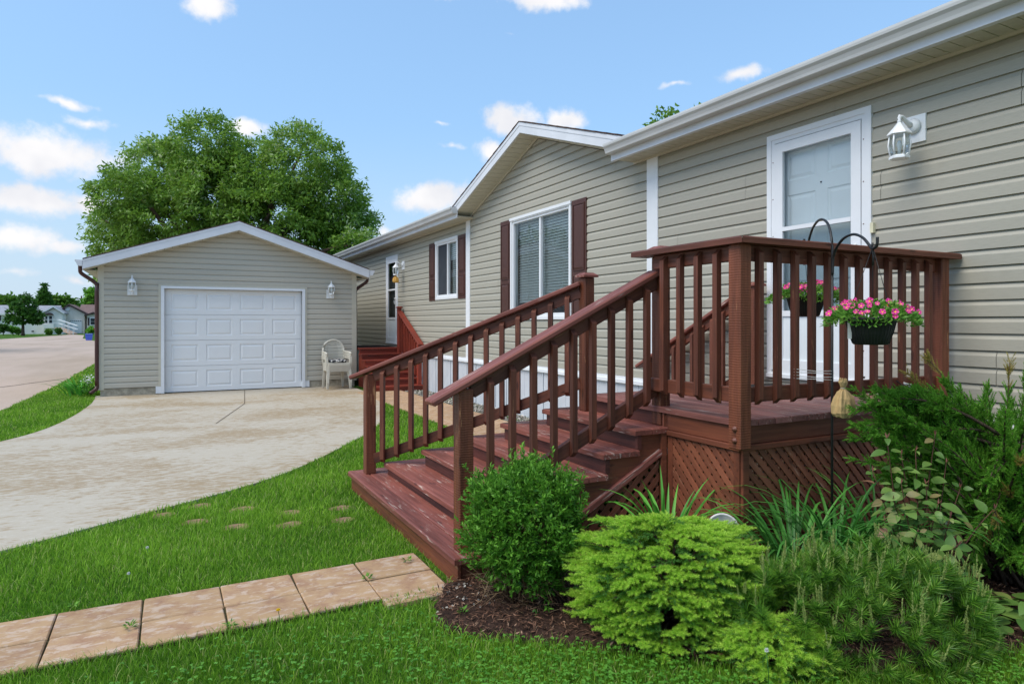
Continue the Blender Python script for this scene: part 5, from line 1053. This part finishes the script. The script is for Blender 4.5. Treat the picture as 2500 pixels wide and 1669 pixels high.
# bird's-nest spruce
def shoots(fm, C, D, L, K, nl, nw, spread, r0, r1):
    k = len(C); D = nrm(D); s1, s2 = perp(D); t = np.tile((np.arange(K) + .5) / K, k); ph = np.tile(np.arange(K) * 2.399, k) + np.repeat(NR.random(k) * 6.28, K)
    Rr = np.repeat(s1, K, 0) * np.cos(ph)[:, None] + np.repeat(s2, K, 0) * np.sin(ph)[:, None]; dd = np.repeat(D, K, 0); Lr = np.repeat(np.broadcast_to(L, (k,)), K)
    P = np.repeat(C, K, 0) + dd * (t * Lr)[:, None]; nd = nrm(Rr * spread + dd * (.55 + .8 * t ** 2)[:, None])
    needles(fm, P, nd, nl * NR.uniform(.8, 1.1, k * K) * (1 - .35 * t ** 3), nw, np.clip(r0 + (r1 - r0) * NR.random(k * K) + .12 * np.repeat(NR.random(k), K), 0, 1))
def spruce(root, c, a, b, hgt, tiers, per, fmN, fmO, fl=None):
    for ti in range(tiers):
        f = (ti + .5) / tiers; z = hgt * (.10 + .86 * f); rr = math.sqrt(max(1 - (max(f - .45, 0) / .62) ** 3, .05)) * (.93 + .07 * math.sin(ti * 2.1)); n = int(per * (.55 + rr))
        th = NR.uniform(0, 6.28, n); q = NR.uniform(.5 if ti < tiers - 1 else .05, 1.0, n) ** .6; q = q * (1 + .05 * np.sin(th * 3 + ti * 1.1) + .08 * np.sin(th * 7 + ti * 1.7) + .05 * np.sin(th * 13 + ti)); lum = 1 + .09 * np.cos(th * 2 + .6) * q - .05 * np.sin(th * 3 + 1.) * q
        C = c + E1 * (np.cos(th) * a * rr * q)[:, None] + E2 * (np.sin(th) * b * rr * q)[:, None] + E3 * (z * lum + .035 * (1 - q) * 2 + NR.normal(0, .009, n) + .022 * np.sin(th * 4 + ti))[:, None]
        out = nrm(E1 * (np.cos(th) * a)[:, None] + E2 * (np.sin(th) * b)[:, None] + E3 * NR.uniform(-.1, .25, n)[:, None] * a); sdv = nrm(np.cross(out, E3))
        if fl is not None: m_ = fl(C); C, out, sdv = C[m_], out[m_], sdv[m_]; n = len(C)
        new = NR.random(n) < .88
        for sgn, fw, ln, bk in ((0, 1, .050, 0), (1, .7, .036, .010), (-1, .7, .036, .010), (1, .8, .034, .045), (-1, .8, .034, .045), (0, .6, .032, .03)):
            Dv = out * fw + sdv * sgn * .75 + E3 * (NR.uniform(-.1, .22, n)[:, None] + (.25 if ln == .032 else 0)) + .12 * rdir(n); C2 = C - out * bk
            shoots(fmN, C2[new], Dv[new], ln * NR.uniform(.75, 1.2, new.sum()), 44, .0165, .0038, .95, .1, .8)
            shoots(fmO, C2[~new], Dv[~new], ln * 1.1, 30, .013, .003, .9, .1, .9)
        Ci = c + (C - c) * np.array([.84, .84, .93]) - E3 * .015; shoots(fmO, Ci, out + .4 * rdir(n), .075, 44, .013, .0026, .9, .0, .9)
sp_c = np.array([2.11, 2.43, 0]); sp = thing('dwarf_spruce', tuple(sp_c), 'lime-tipped spreading dwarf spruce in front of the stair lattice', 'shrub'); fN, fO = FM(), FM()
spruce(sp, sp_c, .475, .34, .50, 8, 135, fN, fO); spruce(sp, np.array([2.27, 1.965, 0]), .25, .17, .16, 3, 60, fN, fO)
fN.build('new_shoots', M_SPRNEW, sp, tuple(sp_c)); fO.build('old_shoots', M_SPROLD, sp, tuple(sp_c)); m = MB()
for i in range(46):
    a = rnd.uniform(0, 6.28); q = sp_c + E1 * (.4 * math.cos(a)) + E2 * (.26 * math.sin(a)); z = rnd.uniform(.08, .45); m.tube([(sp_c[0], sp_c[1], z * .4), tuple((sp_c + q) / 2 * np.array([1, 1, 0]) + E3 * z * .9), (q[0], q[1], z)], [.012, .007, .003], 5)
m.build('branches', M_BARK, sp)
# mugo pine
mg_c = np.array([2.70, 1.94, 0]); mg = thing('mugo_pine', tuple(mg_c), 'low dark green mugo pine with upright candles, front right of the bed', 'shrub'); fm, fk = FM(), FM()
n = 540; D = rdir(n * 3); D = D[D[:, 2] > -.05][:n]; n = len(D); rr = np.where(NR.random(n) < .7, NR.uniform(.9, 1.03, n), NR.uniform(.6, .9, n)) * (1 + .10 * bump3(D, 6))
C = mg_c + E1 * (D[:, 0] * .66 * rr)[:, None] + E2 * (D[:, 1] * .33 * rr)[:, None] + E3 * (.04 + D[:, 2] * .385 * rr)[:, None]
tw = nrm(E1 * (D[:, 0] * .8)[:, None] + E2 * (D[:, 1] * .8)[:, None] + E3 * (D[:, 2] * .6 + .55)[:, None] + .25 * rdir(n))
shoots(fm, C - tw * .02, tw, .045, 58, .066, .0042, .9, .0, .9)
cd = NR.random(n) < np.where(D[:, 2] > .35, .42, .10); Cc = C[cd] + tw[cd] * .05; nc = len(Cc)
for k in range(2):
    Dc = nrm(E3 + .22 * rdir(nc) + .25 * tw[cd]); Lc = NR.uniform(.05, .10, nc) * (1 if k == 0 else .7); shoots(fk, Cc + rdir(nc) * .008 * k, Dc, Lc, 44, .010, .0048, .55, .0, .8)
fm.build('needles', M_MUGO, mg, tuple(mg_c)); fk.build('candles', M_CANDLE, mg, tuple(mg_c)); m = MB()
for i in range(26): q = mg_c + (C[i] - mg_c) * .6; m.tube([tuple(mg_c + E3 * .02), tuple((mg_c + q) / 2 + E3 * .02), tuple(q)], [.014, .008, .004], 5)
m.build('branches', M_BARK, mg)
# juniper by the house wall
jn = thing('juniper', (4.25, 1.98, 0), 'big feathery juniper sprawling by the house wall, right edge', 'shrub'); fj, fb = FM(), FM(); m = MB(); JB = np.array([4.15, 1.95, .02])
def P3(u, v, d): p = aim(u, v) * d; return np.array([p.x, p.y, p.z + H])
tips = [P3(*q) for q in ((2085, 950, 3.62), (2115, 985, 3.55), (2160, 965, 3.6), (2185, 1000, 3.5), (2262, 872, 3.75), (2215, 910, 3.75), (2300, 925, 3.7), (2340, 950, 3.7), (2410, 940, 3.75), (2465, 885, 3.7), (2520, 870, 3.7), (2560, 900, 3.6), (2080, 1120, 3.55), (2150, 1060, 3.5), (2230, 1030, 3.45), (2255, 1090, 3.5))]
for i in range(190):
    u = 2140 + 470 * rnd.random(); vt = 960 + .2 * max(0, 2300 - u) * .6; v = rnd.uniform(vt + 10, 1420 if u > 2380 else 1180); tips.append(P3(u, v, (rnd.uniform(3.0, 3.8) if u > 2440 else rnd.uniform(3.55, 3.85))))
NT0 = len(tips)
for i in range(60): tips.append(P3(rnd.uniform(2370, 2600), rnd.uniform(1170, 1420), rnd.uniform(3.3, 3.6)))
NT1 = len(tips)
for i in range(60): u = 2075 + 230 * rnd.random() ** .8; tips.append(P3(u, rnd.uniform(950 + max(0, 2140 - u) * .1, 1110 - .15 * max(0, 2300 - u)), rnd.uniform(3.5, 3.72)))
for i, tp in enumerate(tips):
    base = JB if i < NT0 else P3(2490 + rnd.uniform(-50, 50), 1150 + rnd.uniform(-60, 60), 3.75) if i < NT1 else P3(2360 + rnd.uniform(-30, 60), 1140 + rnd.uniform(-40, 60), 3.78)
    base = base + np.array([rnd.uniform(-.12, .2), rnd.uniform(-.15, .15), rnd.uniform(0, .15)]); v = tp - base; Lb = np.linalg.norm(v); T = np.linspace(0, 1, 9)[:, None]
    B = base + v * T + E3 * (np.sin(T * np.pi) * .10 * Lb) * (1 if tp[2] > .5 else .6); m.tube([tuple(p) for p in B], list(np.linspace(.012, .002, 9)), 5)
    ns = int(100 * min(Lb, 1.1)); t = NR.uniform(.22, 1.0, ns) ** .8; idx = np.minimum((t * 8).astype(int), 7); fr = (t * 8 - idx)[:, None]; P = B[idx] * (1 - fr) + B[idx + 1] * fr; ax = nrm(B[idx + 1] - B[idx]); s1, s2 = perp(ax); ph = NR.uniform(0, 6.28, ns)[:, None]
    D = nrm(ax * 1.0 + (s1 * np.cos(ph) + s2 * np.sin(ph)) * .62 + E3 * .12); Ls = NR.uniform(.05, .12, ns) * (1.15 - .6 * t); bronze = i in (4, 5, 9) or rnd.random() < .06
    mask = (t > .82) & bronze; shoots(fj, P[~mask], D[~mask], Ls[~mask], 26, .018, .0042, .42, .0, .85)
    if mask.any(): shoots(fb, P[mask], D[mask], Ls[mask], 24, .016, .0032, .42, 0, 1)
fj.build('sprays', M_JUN, jn, (4.25, 1.98, 0)); fb.build('bronze_tips', M_JUNB, jn, (4.25, 1.98, 0)); m.build('branches', M_BARK, jn)

# single large leaves: one mesh a kind, one object a leaf
def leafmat_o(name, cols, trans=.25, rough=.45):
    m = leafmat(name, cols[0], cols[1], cols[2] if len(cols) > 2 else None, trans, rough, .4); t = m.node_tree
    for n_ in t.nodes:
        if n_.type == 'ATTRIBUTE': at = n_
        if n_.type == 'VALTORGB': cr = n_
    oi = t.nodes.new('ShaderNodeObjectInfo'); t.links.new(oi.outputs['Random'], cr.inputs[0]); t.nodes.remove(at); return m
M_BUSHO = leafmat_o('broad_leaf', (S(78, 116, 50), S(124, 154, 76), S(150, 108, 84))); M_LILYO = leafmat_o('strap_leaf', (S(46, 104, 40), S(92, 158, 64))); M_LILYB = leafmat_o('strap_leaf_bright', (S(66, 140, 44), S(110, 186, 70))); M_BUDO = leafmat_o('pink_bud_leaf', (S(170, 104, 96), S(196, 132, 116)))
def ovate(name, L, W, fold, curl, mat):
    V = []; F = []; st = [(0, .06), (.12, .55), (.3, .95), (.5, 1.0), (.7, .78), (.87, .4), (1, .02)]
    for x, w in st:
        z = -curl * x * x * L; V += [(x * L, -w * W / 2, z + fold * w * W / 2), (x * L, 0, z), (x * L, w * W / 2, z + fold * w * W / 2)]
    for i in range(len(st) - 1):
        for j in (0, 1): F.append((3 * i + j, 3 * i + 3 + j, 3 * i + 4 + j, 3 * i + 1 + j))
    return pydata(name, V, F, True, [mat])
LM = [ovate('leaf', .078, .046, .18, .3, M_BUSHO), ovate('leaf', .066, .040, .25, .5, M_BUSHO), ovate('leaf', .084, .048, .14, .15, M_BUSHO)]; LB = ovate('bud_leaf', .03, .012, .4, -.3, M_BUDO)
def put_leaf(me, p, d, up, parent, name='leaf', s=1.):
    x = Vector(d).normalized(); y = Vector(up).cross(x).normalized(); z = x.cross(y); M = Matrix((x, y, z)).transposed().to_4x4() @ Matrix.Scale(s, 4); M.translation = p; return link(bpy.data.objects.new(name, me), parent, M)
wg = thing('broadleaf_shrub', (3.42, 2.02, 0), 'shrub with broad reddish-green leaves between lilies and juniper', 'shrub')
for i, q in enumerate(((2165, 1068, 3.42), (2283, 1062, 3.45), (2130, 1150, 3.36), (2345, 1190, 3.4), (2235, 1100, 3.38), (2200, 1180, 3.3), (2290, 1230, 3.28), (2430, 1240, 3.3), (2385, 1410, 3.0), (2340, 1330, 3.12), (2160, 1270, 3.3), (2240, 1300, 3.2), (2200, 1110, 3.4), (2310, 1130, 3.42), (2260, 1180, 3.34), (2180, 1220, 3.32), (2320, 1260, 3.25))):
    tp = Vector(P3(*q)); b = Vector((3.42 + rnd.uniform(-.06, .06), 2.03 + rnd.uniform(-.06, .06), .02)); mid = b.lerp(tp, .55) + Vector((0, 0, .10 if q[1] > 1200 else .03)); pts = [b.lerp(mid, t / 6).lerp(mid.lerp(tp, t / 6), t / 6) for t in range(7)]
    MB().tube(pts, [.005, .0045, .004, .0035, .003, .0025, .002], 5).build('stem', M_STEM, wg); nl = 8; ph = rnd.uniform(0, 3)
    for k in range(nl):
        t = min(1, .22 + .78 * (k + rnd.uniform(-.3, .3)) / (nl - 1)); f_ = max(t, .1) * 6; j = min(int(f_), 5); p = pts[j].lerp(pts[j + 1], f_ - j); ax = (pts[j + 1] - pts[j]).normalized()
        a1 = ax.cross(Vector((0, 1, .1))).normalized(); a2 = ax.cross(a1); ph += 1.57 + rnd.uniform(-.4, .4)
        for sg in (0, math.pi):
            s1 = a1 * math.cos(ph + sg) + a2 * math.sin(ph + sg); dd = s1 + ax * rnd.uniform(.1, .7) + Vector((0, 0, rnd.uniform(-.6, .25))); q_ = p + s1 * .012
            put_leaf(rnd.choice(LM), q_, dd, Vector((rnd.uniform(-.7, .2), rnd.uniform(-.9, -.1), rnd.uniform(.5, 1))), wg, s=rnd.uniform(.55, 1.1) * (.7 if k == nl - 1 else 1))
    for k in range(2): put_leaf(LB, pts[-1], Vector((rnd.uniform(-.5, .5), rnd.uniform(-.5, .5), 1)), Vector((0, -1, .2)), wg, 'bud_leaf')
def strap(parent, b, az, L, W, arch, el, mat):
    n = 9; V = []; F = []; p = Vector((0, 0, 0)); d = Vector((math.cos(az), math.sin(az), 0)); sd_ = Vector((-math.sin(az), math.cos(az), 0)); a = el
    for i in range(n + 1):
        t = i / n; w = W / 2 * min(1, .55 + t * 2) * (1 - t ** 3) + .0004; up_ = d * -math.sin(a) + Vector((0, 0, 1)) * math.cos(a)
        V += [tuple(p - sd_ * w + up_ * w * .35), tuple(p), tuple(p + sd_ * w + up_ * w * .35)]; p = p + (d * math.cos(a) + Vector((0, 0, 1)) * math.sin(a)) * (L / n); a -= arch / n * (.4 + 1.5 * t)
    for i in range(n):
        for j in (0, 1): F.append((3 * i + j, 3 * i + 1 + j, 3 * i + 4 + j, 3 * i + 3 + j))
    link(bpy.data.objects.new('leaf', pydata('leaf', V, F, True, [mat])), parent, Matrix.Translation(b))
def lily(c, n, L, W, mat, label, spread, bias=None, ar=(1.2, 2.8)):
    t = thing('daylily', (c[0], c[1], 0), label, 'plant', 'daylily clumps')
    for i in range(n):
        az = bias + rnd.gauss(0, 1.3) if bias is not None else rnd.uniform(0, 6.283); q = rnd.random() ** .5 * spread
        strap(t, (c[0] + q * math.cos(az), c[1] + q * math.sin(az), .01), az + rnd.gauss(0, .35), L * rnd.uniform(.65, 1.1), W * rnd.uniform(.8, 1.15), rnd.uniform(*ar), rnd.uniform(1.1, 1.5), mat)
lily((2.56, 2.98), 52, .60, .030, M_LILYB, 'bright green strap-leaved daylily against the stair lattice', .05, None, (.3, 2.2))
lily((2.98, 2.44), 90, .78, .017, M_LILYO, 'dark green daylily clump left of the lattice, beside the corner post', .10)
lily((3.26, 2.38), 90, .84, .017, M_LILYO, 'dark green daylily clump at the shepherd hook pole', .10)
lily((3.50, 2.30), 55, .76, .016, M_LILYO, 'dark green daylily clump close to the broad-leaved shrub', .08)
hs = thing('hosta_plant', (-1.55, 15.75, 0), 'leafy green plant in the grass at the garage corner', 'plant')
for i in range(60): az = rnd.uniform(0, 6.28); q = rnd.random() * .3; strap(hs, (-1.55 + q * math.cos(az), 15.6 + q * math.sin(az), .02), az, rnd.uniform(.3, .5), .045, rnd.uniform(.8, 1.8), rnd.uniform(.9, 1.4), M_LILYB)
wf = thing('white_flowers', (-1.38, 15.45, 0), 'small white blossoms beside the foot of the downspout', 'plant'); ff = FM(); n = 60; P = NR.normal((-1.40, 15.3, .34), (.04, .05, .05), (n, 3)); leaves(ff, P, rdir(n), .035, .03, NR.random(n)); ff.build('blossoms', leafmat('white_petal', S(226, 228, 220), S(242, 242, 238)), wf, (-1.38, 15.45, 0)); ff = FM(); P = NR.normal((-1.42, 15.35, .25), (.07, .09, .1), (200, 3)); leaves(ff, P, rdir(200), .06, .03, NR.random(200)); ff.build('foliage', M_SHRUB, wf, (-1.38, 15.45, 0))
wl = thing('broadleaf_weed', (3.62, 1.62, 0), 'flat broad-leaved weeds at the right end of the bed', 'plant')
for i in range(44):
    az = rnd.uniform(0, 6.28); q = rnd.random() * .26; put_leaf(rnd.choice(LM), (3.62 + q * math.cos(az), 1.62 + q * .5 * math.sin(az), rnd.uniform(.03, .16)), (math.cos(az), math.sin(az), rnd.uniform(-.1, .5)), (rnd.uniform(-.3, .3), rnd.uniform(-.3, .3), 1), wl, s=rnd.uniform(1.0, 1.9))
for (x, y), lb in zip(((.985, 3.64), (.26, 3.37), (-.16, 3.57), (1.27, 3.8), (-.42, 3.95), (1.28, 2.98)), ('weed in the slab joint nearest the steps', 'weed in the near slab joint at mid path', 'weed in the long slab joint, left part', 'weed on the slab beside the bottom step', 'flat weed at the lawn edge above the left slabs', 'weed sprouting in the mulch by the bottom step')):
    t = thing('weed', (x, y, .03), 'small green ' + lb, 'weed', 'little weeds'); fm = FM(); n = 26; a = NR.uniform(0, 6.28, n); P = np.column_stack([x + .012 * np.cos(a), y + .012 * np.sin(a), np.full(n, .03) + NR.random(n) * .02]); leaves(fm, P, np.column_stack([np.cos(a), np.sin(a), NR.uniform(.05, .9, n)]), NR.uniform(.014, .034, n), .008, NR.random(n), E3); fm.build('leaves', M_SHRUB, t, (x, y, .03))
def dandelion(x, y, h, puff, label):
    t = thing('dandelion', (x, y, 0), label, 'flower', 'dandelions in the lawn'); MB().tube([(x, y, 0), (x + .01, y, h * .6), (x + .004, y + .005, h)], .0016, 5).build('stalk', M_LILY, t); fm = FM(); n = 130; D = rdir(n); c = np.array([x + .004, y + .005, h + (.012 if puff else .0)])
    if not puff: D[:, 2] = np.abs(D[:, 2]) * .6
    needles(fm, np.tile(c, (n, 1)), D, 0.010 if puff else .013, .004, NR.random(n)); fm.build('head', leafmat('dandelion_puff' if puff else 'dandelion_yellow', S(224, 224, 220) if puff else S(240, 205, 30), S(240, 240, 238) if puff else S(250, 222, 60)), t, (x, y, h))
dandelion(.46, 3.30, .09, False, 'yellow dandelion at the near edge of the slab path'); dandelion(-.12, 4.62, .07, True, 'white dandelion clock in the lawn near the driveway'); dandelion(-.2, 4.22, .06, True, 'white dandelion clock in the lawn just above the slabs'); dandelion(2.02, 1.78, .2, True, 'white dandelion clock in front of the mugo pine')

# ------------------------------------------------------------------ shepherd hook, baskets, paper bag
hk = thing('shepherd_hook', (3.43, 2.55, 0), 'black iron shepherd hook with two crooks standing before the railing', 'hook')
MB().tube([(3.43, 2.55, -.05), (3.43, 2.55, 1.0), (3.432, 2.55, 1.8)], .0075, 8).build('pole', M_BLACKM, hk)
def crook(pts, nm='crook'): MB().tube(smooth_line([Vector(p).to_tuple() for p in pts], 6) if False else cat3(pts), .0075, 8).build(nm, M_BLACKM, hk)
def cat3(pts, n=6):
    P = [Vector(p) for p in pts]; out = []
    for i in range(len(P) - 1):
        a, b, c, d = P[max(i - 1, 0)], P[i], P[i + 1], P[min(i + 2, len(P) - 1)]
        for k in range(n): t = k / n; out.append(.5 * ((2 * b) + (c - a) * t + (2 * a - 5 * b + 4 * c - d) * t * t + (3 * b - a - 3 * c + d) * t ** 3))
    return out + [P[-1]]
crook([(3.432, 2.55, 1.78), (3.436, 2.555, 1.93), (3.50, 2.63, 2.05), (3.60, 2.76, 2.10), (3.70, 2.89, 2.07), (3.77, 2.98, 1.99), (3.80, 3.02, 1.945), (3.835, 3.06, 1.935), (3.85, 3.075, 1.98), (3.85, 3.075, 2.03)])
crook([(3.428, 2.545, 1.74), (3.425, 2.535, 1.85), (3.39, 2.46, 1.925), (3.345, 2.36, 1.945), (3.30, 2.27, 1.915), (3.27, 2.21, 1.865), (3.255, 2.185, 1.845), (3.24, 2.15, 1.855), (3.238, 2.145, 1.90)])
M_PINK = pmat('petunia_pink', S(206, 30, 130), .6, .3, .2, 30); M_PSTR = pmat('petunia_star', S(236, 124, 178), .6, .3, .1, 30); M_PEYE = pmat('petunia_eye', S(240, 190, 50), .6)
def flower_mesh(sd_):
    r0 = random.Random(sd_); V = [(0, 0, -.004)]; F = []; mi = []
    for k in range(5):
        a = 2 * math.pi * k / 5; P = lambda an, r, z: (r * math.cos(a + an), r * math.sin(a + an), z); b = len(V); z = r0.uniform(-.002, .003)
        V += [P(-.62, .0052, .001), P(-.56, .0185, .003 + z), P(-.05, .020, .002 + z), P(.05, .020, .002 + z), P(.56, .0185, .003 + z), P(.62, .0052, .001), P(-.16, .0052, 0), P(.16, .0052, 0), P(0, .0215, .0022 + z)]
        F += [(0, b + 6, b + 7), (b, b + 1, b + 2, b + 6), (b + 6, b + 2, b + 8, b + 3, b + 7), (b + 7, b + 3, b + 4, b + 5), (0, b, b + 6), (0, b + 7, b + 5)]; mi += [2, 0, 1, 0, 2, 2]
    return pydata('flower', V, F, False, [M_PINK, M_PSTR, M_PEYE], mi)
FLM = [flower_mesh(i) for i in range(4)]
def basket(c, zr, hook_z, hx, nfl, label, sd_, wide, tagged):
    """c = xy centre, zr = rim height"""
    r0 = random.Random(sd_); t = thing('hanging_basket', (c[0], c[1], zr - .135), label, 'plant pot', 'hanging flower baskets')
    pot = MB().lathe([(.078, -.135), (.084, -.132), (.104, -.07), (.118, -.012), (.127, -.01), (.129, .006), (.122, .007), (.116, -.02)], (c[0], c[1], zr), 40).build('pot', M_POT, t)
    for k in range(40): w = 2 * math.pi * k / 40; MB().tube([(c[0] + .085 * math.cos(w), c[1] + .085 * math.sin(w), zr - .128), (c[0] + .1045 * math.cos(w), c[1] + .1045 * math.sin(w), zr - .07), (c[0] + .1175 * math.cos(w), c[1] + .1175 * math.sin(w), zr - .014)], .0022, 4, False).build('rib', M_POT, pot)
    MB().lathe([(.116, 0), (.117, .002)], (c[0], c[1], zr - .02), 20).build('soil', M_SOIL, pot)
    for k in range(3): w = 2.09 * k + .5; MB().tube([(c[0] + .122 * math.cos(w), c[1] + .122 * math.sin(w), zr - .005), (hx[0], hx[1], hook_z)], .0018, 5).build('hanger_wire', M_BLACKM, t)
    MB().tube([(hx[0], hx[1], hook_z - .10), (hx[0] + .006, hx[1], hook_z - .05), (hx[0], hx[1] + .006, hook_z), (hx[0], hx[1], hook_z + .02)], .006, 6).build('hanger_hook', M_BLACKM, t)
    fm = FM(); n = 2300; a = NR.uniform(0, 6.28, n); q = NR.random(n) ** .5 * wide * (1 + .12 * np.sin(a * 3 + sd_)); z = zr + .085 * np.sqrt(np.maximum(1 - (q / wide / 1.05) ** 2, 0)) * NR.uniform(.2, 1.1, n) - np.maximum(q - .13, 0) * .35
    P = np.column_stack([c[0] + q * np.cos(a), c[1] + q * np.sin(a), z]); leaves(fm, P, np.column_stack([np.cos(a), np.sin(a), NR.uniform(-.2, 1., n)]) + .6 * rdir(n), NR.uniform(.016, .034, n), NR.uniform(.007, .014, n), NR.random(n)); fm.build('foliage', M_PETLEAF, t, (c[0], c[1], zr)); vw = Vector((-c[0], -c[1], .25)).normalized()
    for k in range(nfl):
        a = r0.uniform(0, 6.28); q = wide * (.35 + .68 * r0.random()); z = zr + .07 * math.sqrt(max(1 - (q / wide / 1.1) ** 2, 0)) + r0.uniform(.0, .035) - max(q - .13, 0) * .3; p = Vector((c[0] + q * math.cos(a), c[1] + q * math.sin(a), z)); nz_ = (Vector((math.cos(a), math.sin(a), .5)) * .6 + vw * .7 + Vector((r0.uniform(-.4, .4), r0.uniform(-.4, .4), r0.uniform(-.1, .4)))).normalized()
        M = nz_.to_track_quat('Z', 'Y').to_matrix().to_4x4() @ Matrix.Rotation(r0.uniform(0, 6), 4, 'Z') @ Matrix.Scale(r0.uniform(.55, 1.0), 4); M.translation = p; link(bpy.data.objects.new('flower', FLM[k % 4]), t, M)
    if tagged: o = MB().box(-.011, .011, -.0006, .0006, -.10, 0).build('plant_tag', pmat('plant_tag', S(228, 226, 222), .5), t, Matrix.Translation((c[0] - .105, c[1] + .045, zr - .005)) @ Matrix.Rotation(rad(-20), 4, 'Z'))
basket((3.25, 2.19), 1.48, 1.855, (3.252, 2.18), 66, 'black hanging basket of pink petunias in front of the railing', 3, .215, True)
basket((3.82, 3.04), 1.635, 1.95, (3.83, 3.06), 56, 'black hanging basket of pink petunias behind the balusters', 8, .225, False)
def paper_bag(c, s, label, mat):
    V = []; F = []; prof = [(.02, 0), (.06, .004), (.072, .025), (.073, .07), (.060, .11), (.036, .145), (.013, .165), (.011, .172), (.02, .185), (.028, .205), (.022, .222), (.012, .214)]; n = 28; r0 = random.Random(5)
    for j, (r, z) in enumerate(prof):
        for i in range(n):
            w = 2 * math.pi * i / n; k = 1 + .10 * math.sin(i * 1.57 + j * .2) * (1 if 2 < j < 6 else .5) + .05 * r0.uniform(-1, 1); sq = 1 / max(abs(math.cos(w)), abs(math.sin(w))) ** .35; V.append(Vector(c) + Vector((r * k * sq * math.cos(w), r * k * sq * math.sin(w) * .72, z + .006 * r0.uniform(-1, 1) + (.008 * math.sin(i * 2.2) if j > 9 else 0))) * s)
    for j in range(len(prof) - 1):
        for i in range(n): F.append((j * n + i, j * n + (i + 1) % n, j * n + n + (i + 1) % n, j * n + n + i))
    F.append(tuple(range(n))[::-1]); t = thing('paper_bag', c, label, 'bag'); o = MB().add(V, F).build('bag', mat, t); MB().tube([(c[0] + .014 * s * math.cos(a), c[1] + .012 * s * math.sin(a), c[2] + .169 * s) for a in np.linspace(0, 6.28, 13)], .0015 * s, 5).build('tie', M_STRING, t)
paper_bag((3.43, 2.48, .918), .98, 'brown paper bag tied to the shepherd hook pole', M_PAPER)
paper_bag((XW - .21, 14.93, 2.39), .95, 'tan paper bag hanging under the far wall lantern', pmat('tan_paper', S(206, 160, 84), .8, .2, .1))
st = thing('string_tie', (3.40, 2.58, 1.14), 'white string lashing the hook pole to a baluster', 'string')
for k in range(4): z = 1.125 + .018 * k; MB().tube([(3.435, 2.54, z), (3.36, 2.60, z + .004 * (-1) ** k), (3.283, 2.66, z + .006), (3.26, 2.675, z + .008)], .0016, 5).build('strand', M_STRING, st)
cb_ = thing('cable_bundle', (4.4, 2.62, 1.0), 'white strap and cables tied from the railing to the house wall', 'cable')
MB().tube(cat3([(4.28, 2.655, 1.065), (4.42, 2.62, 1.02), (4.53, 2.58, .93), (4.56, 2.57, .90)]), .005, 4).build('strap', M_STRING, cb_); MB().tube([(4.56, 2.57, .90), (4.565, 2.57, .78)], .005, 4).build('strap_end', M_STRING, cb_)
MB().tube(cat3([(4.28, 2.654, 1.06), (4.6, 2.64, .93), (4.89, 2.63, .80)]), .004, 5).build('white_cable', M_STRING, cb_); MB().tube(cat3([(4.2, 2.652, 1.08), (4.55, 2.63, .90), (4.89, 2.625, .78)]), .004, 5).build('black_cable', M_BLACKM, cb_); MB().tube(cat3([(4.25, 2.65, .98), (4.5, 2.6, .90), (4.89, 2.61, .77)]), .003, 5).build('thin_cable', M_BLACKM, cb_)
MB().lathe([(.01, -.03), (.022, -.02), (.026, 0), (.02, .02), (.008, .028)], (4.5, 2.60, .905), 8).build('cable_knot', M_BLACKM, cb_)
gd = thing('garden_disc', (2.63, 2.60, 0), 'round white garden disc leaning before the deck corner lattice', 'ornament'); RM = Matrix.Translation((2.64, 2.62, .345)) @ Matrix.Scale(.88, 4) @ Matrix.Rotation(rad(75), 4, 'X') @ Matrix.Rotation(rad(-15), 4, 'Z')
MB().lathe([(.098, -.008), (.102, -.004), (.102, .006), (.092, .008), (.09, .004)], n=32, M=Matrix.Translation((2.64, 2.62, .345)) @ Matrix.Scale(.88, 4) @ Matrix.Rotation(rad(-35), 4, 'Z') @ Matrix.Rotation(rad(78), 4, 'X')).build('disc', pmat('weathered_white', S(204, 202, 196), .6, .3, .12, 30), gd); MB().tube([(2.63, 2.61, 0), (2.63, 2.61, .3)], .006, 6).build('stake', M_BLACKM, gd)
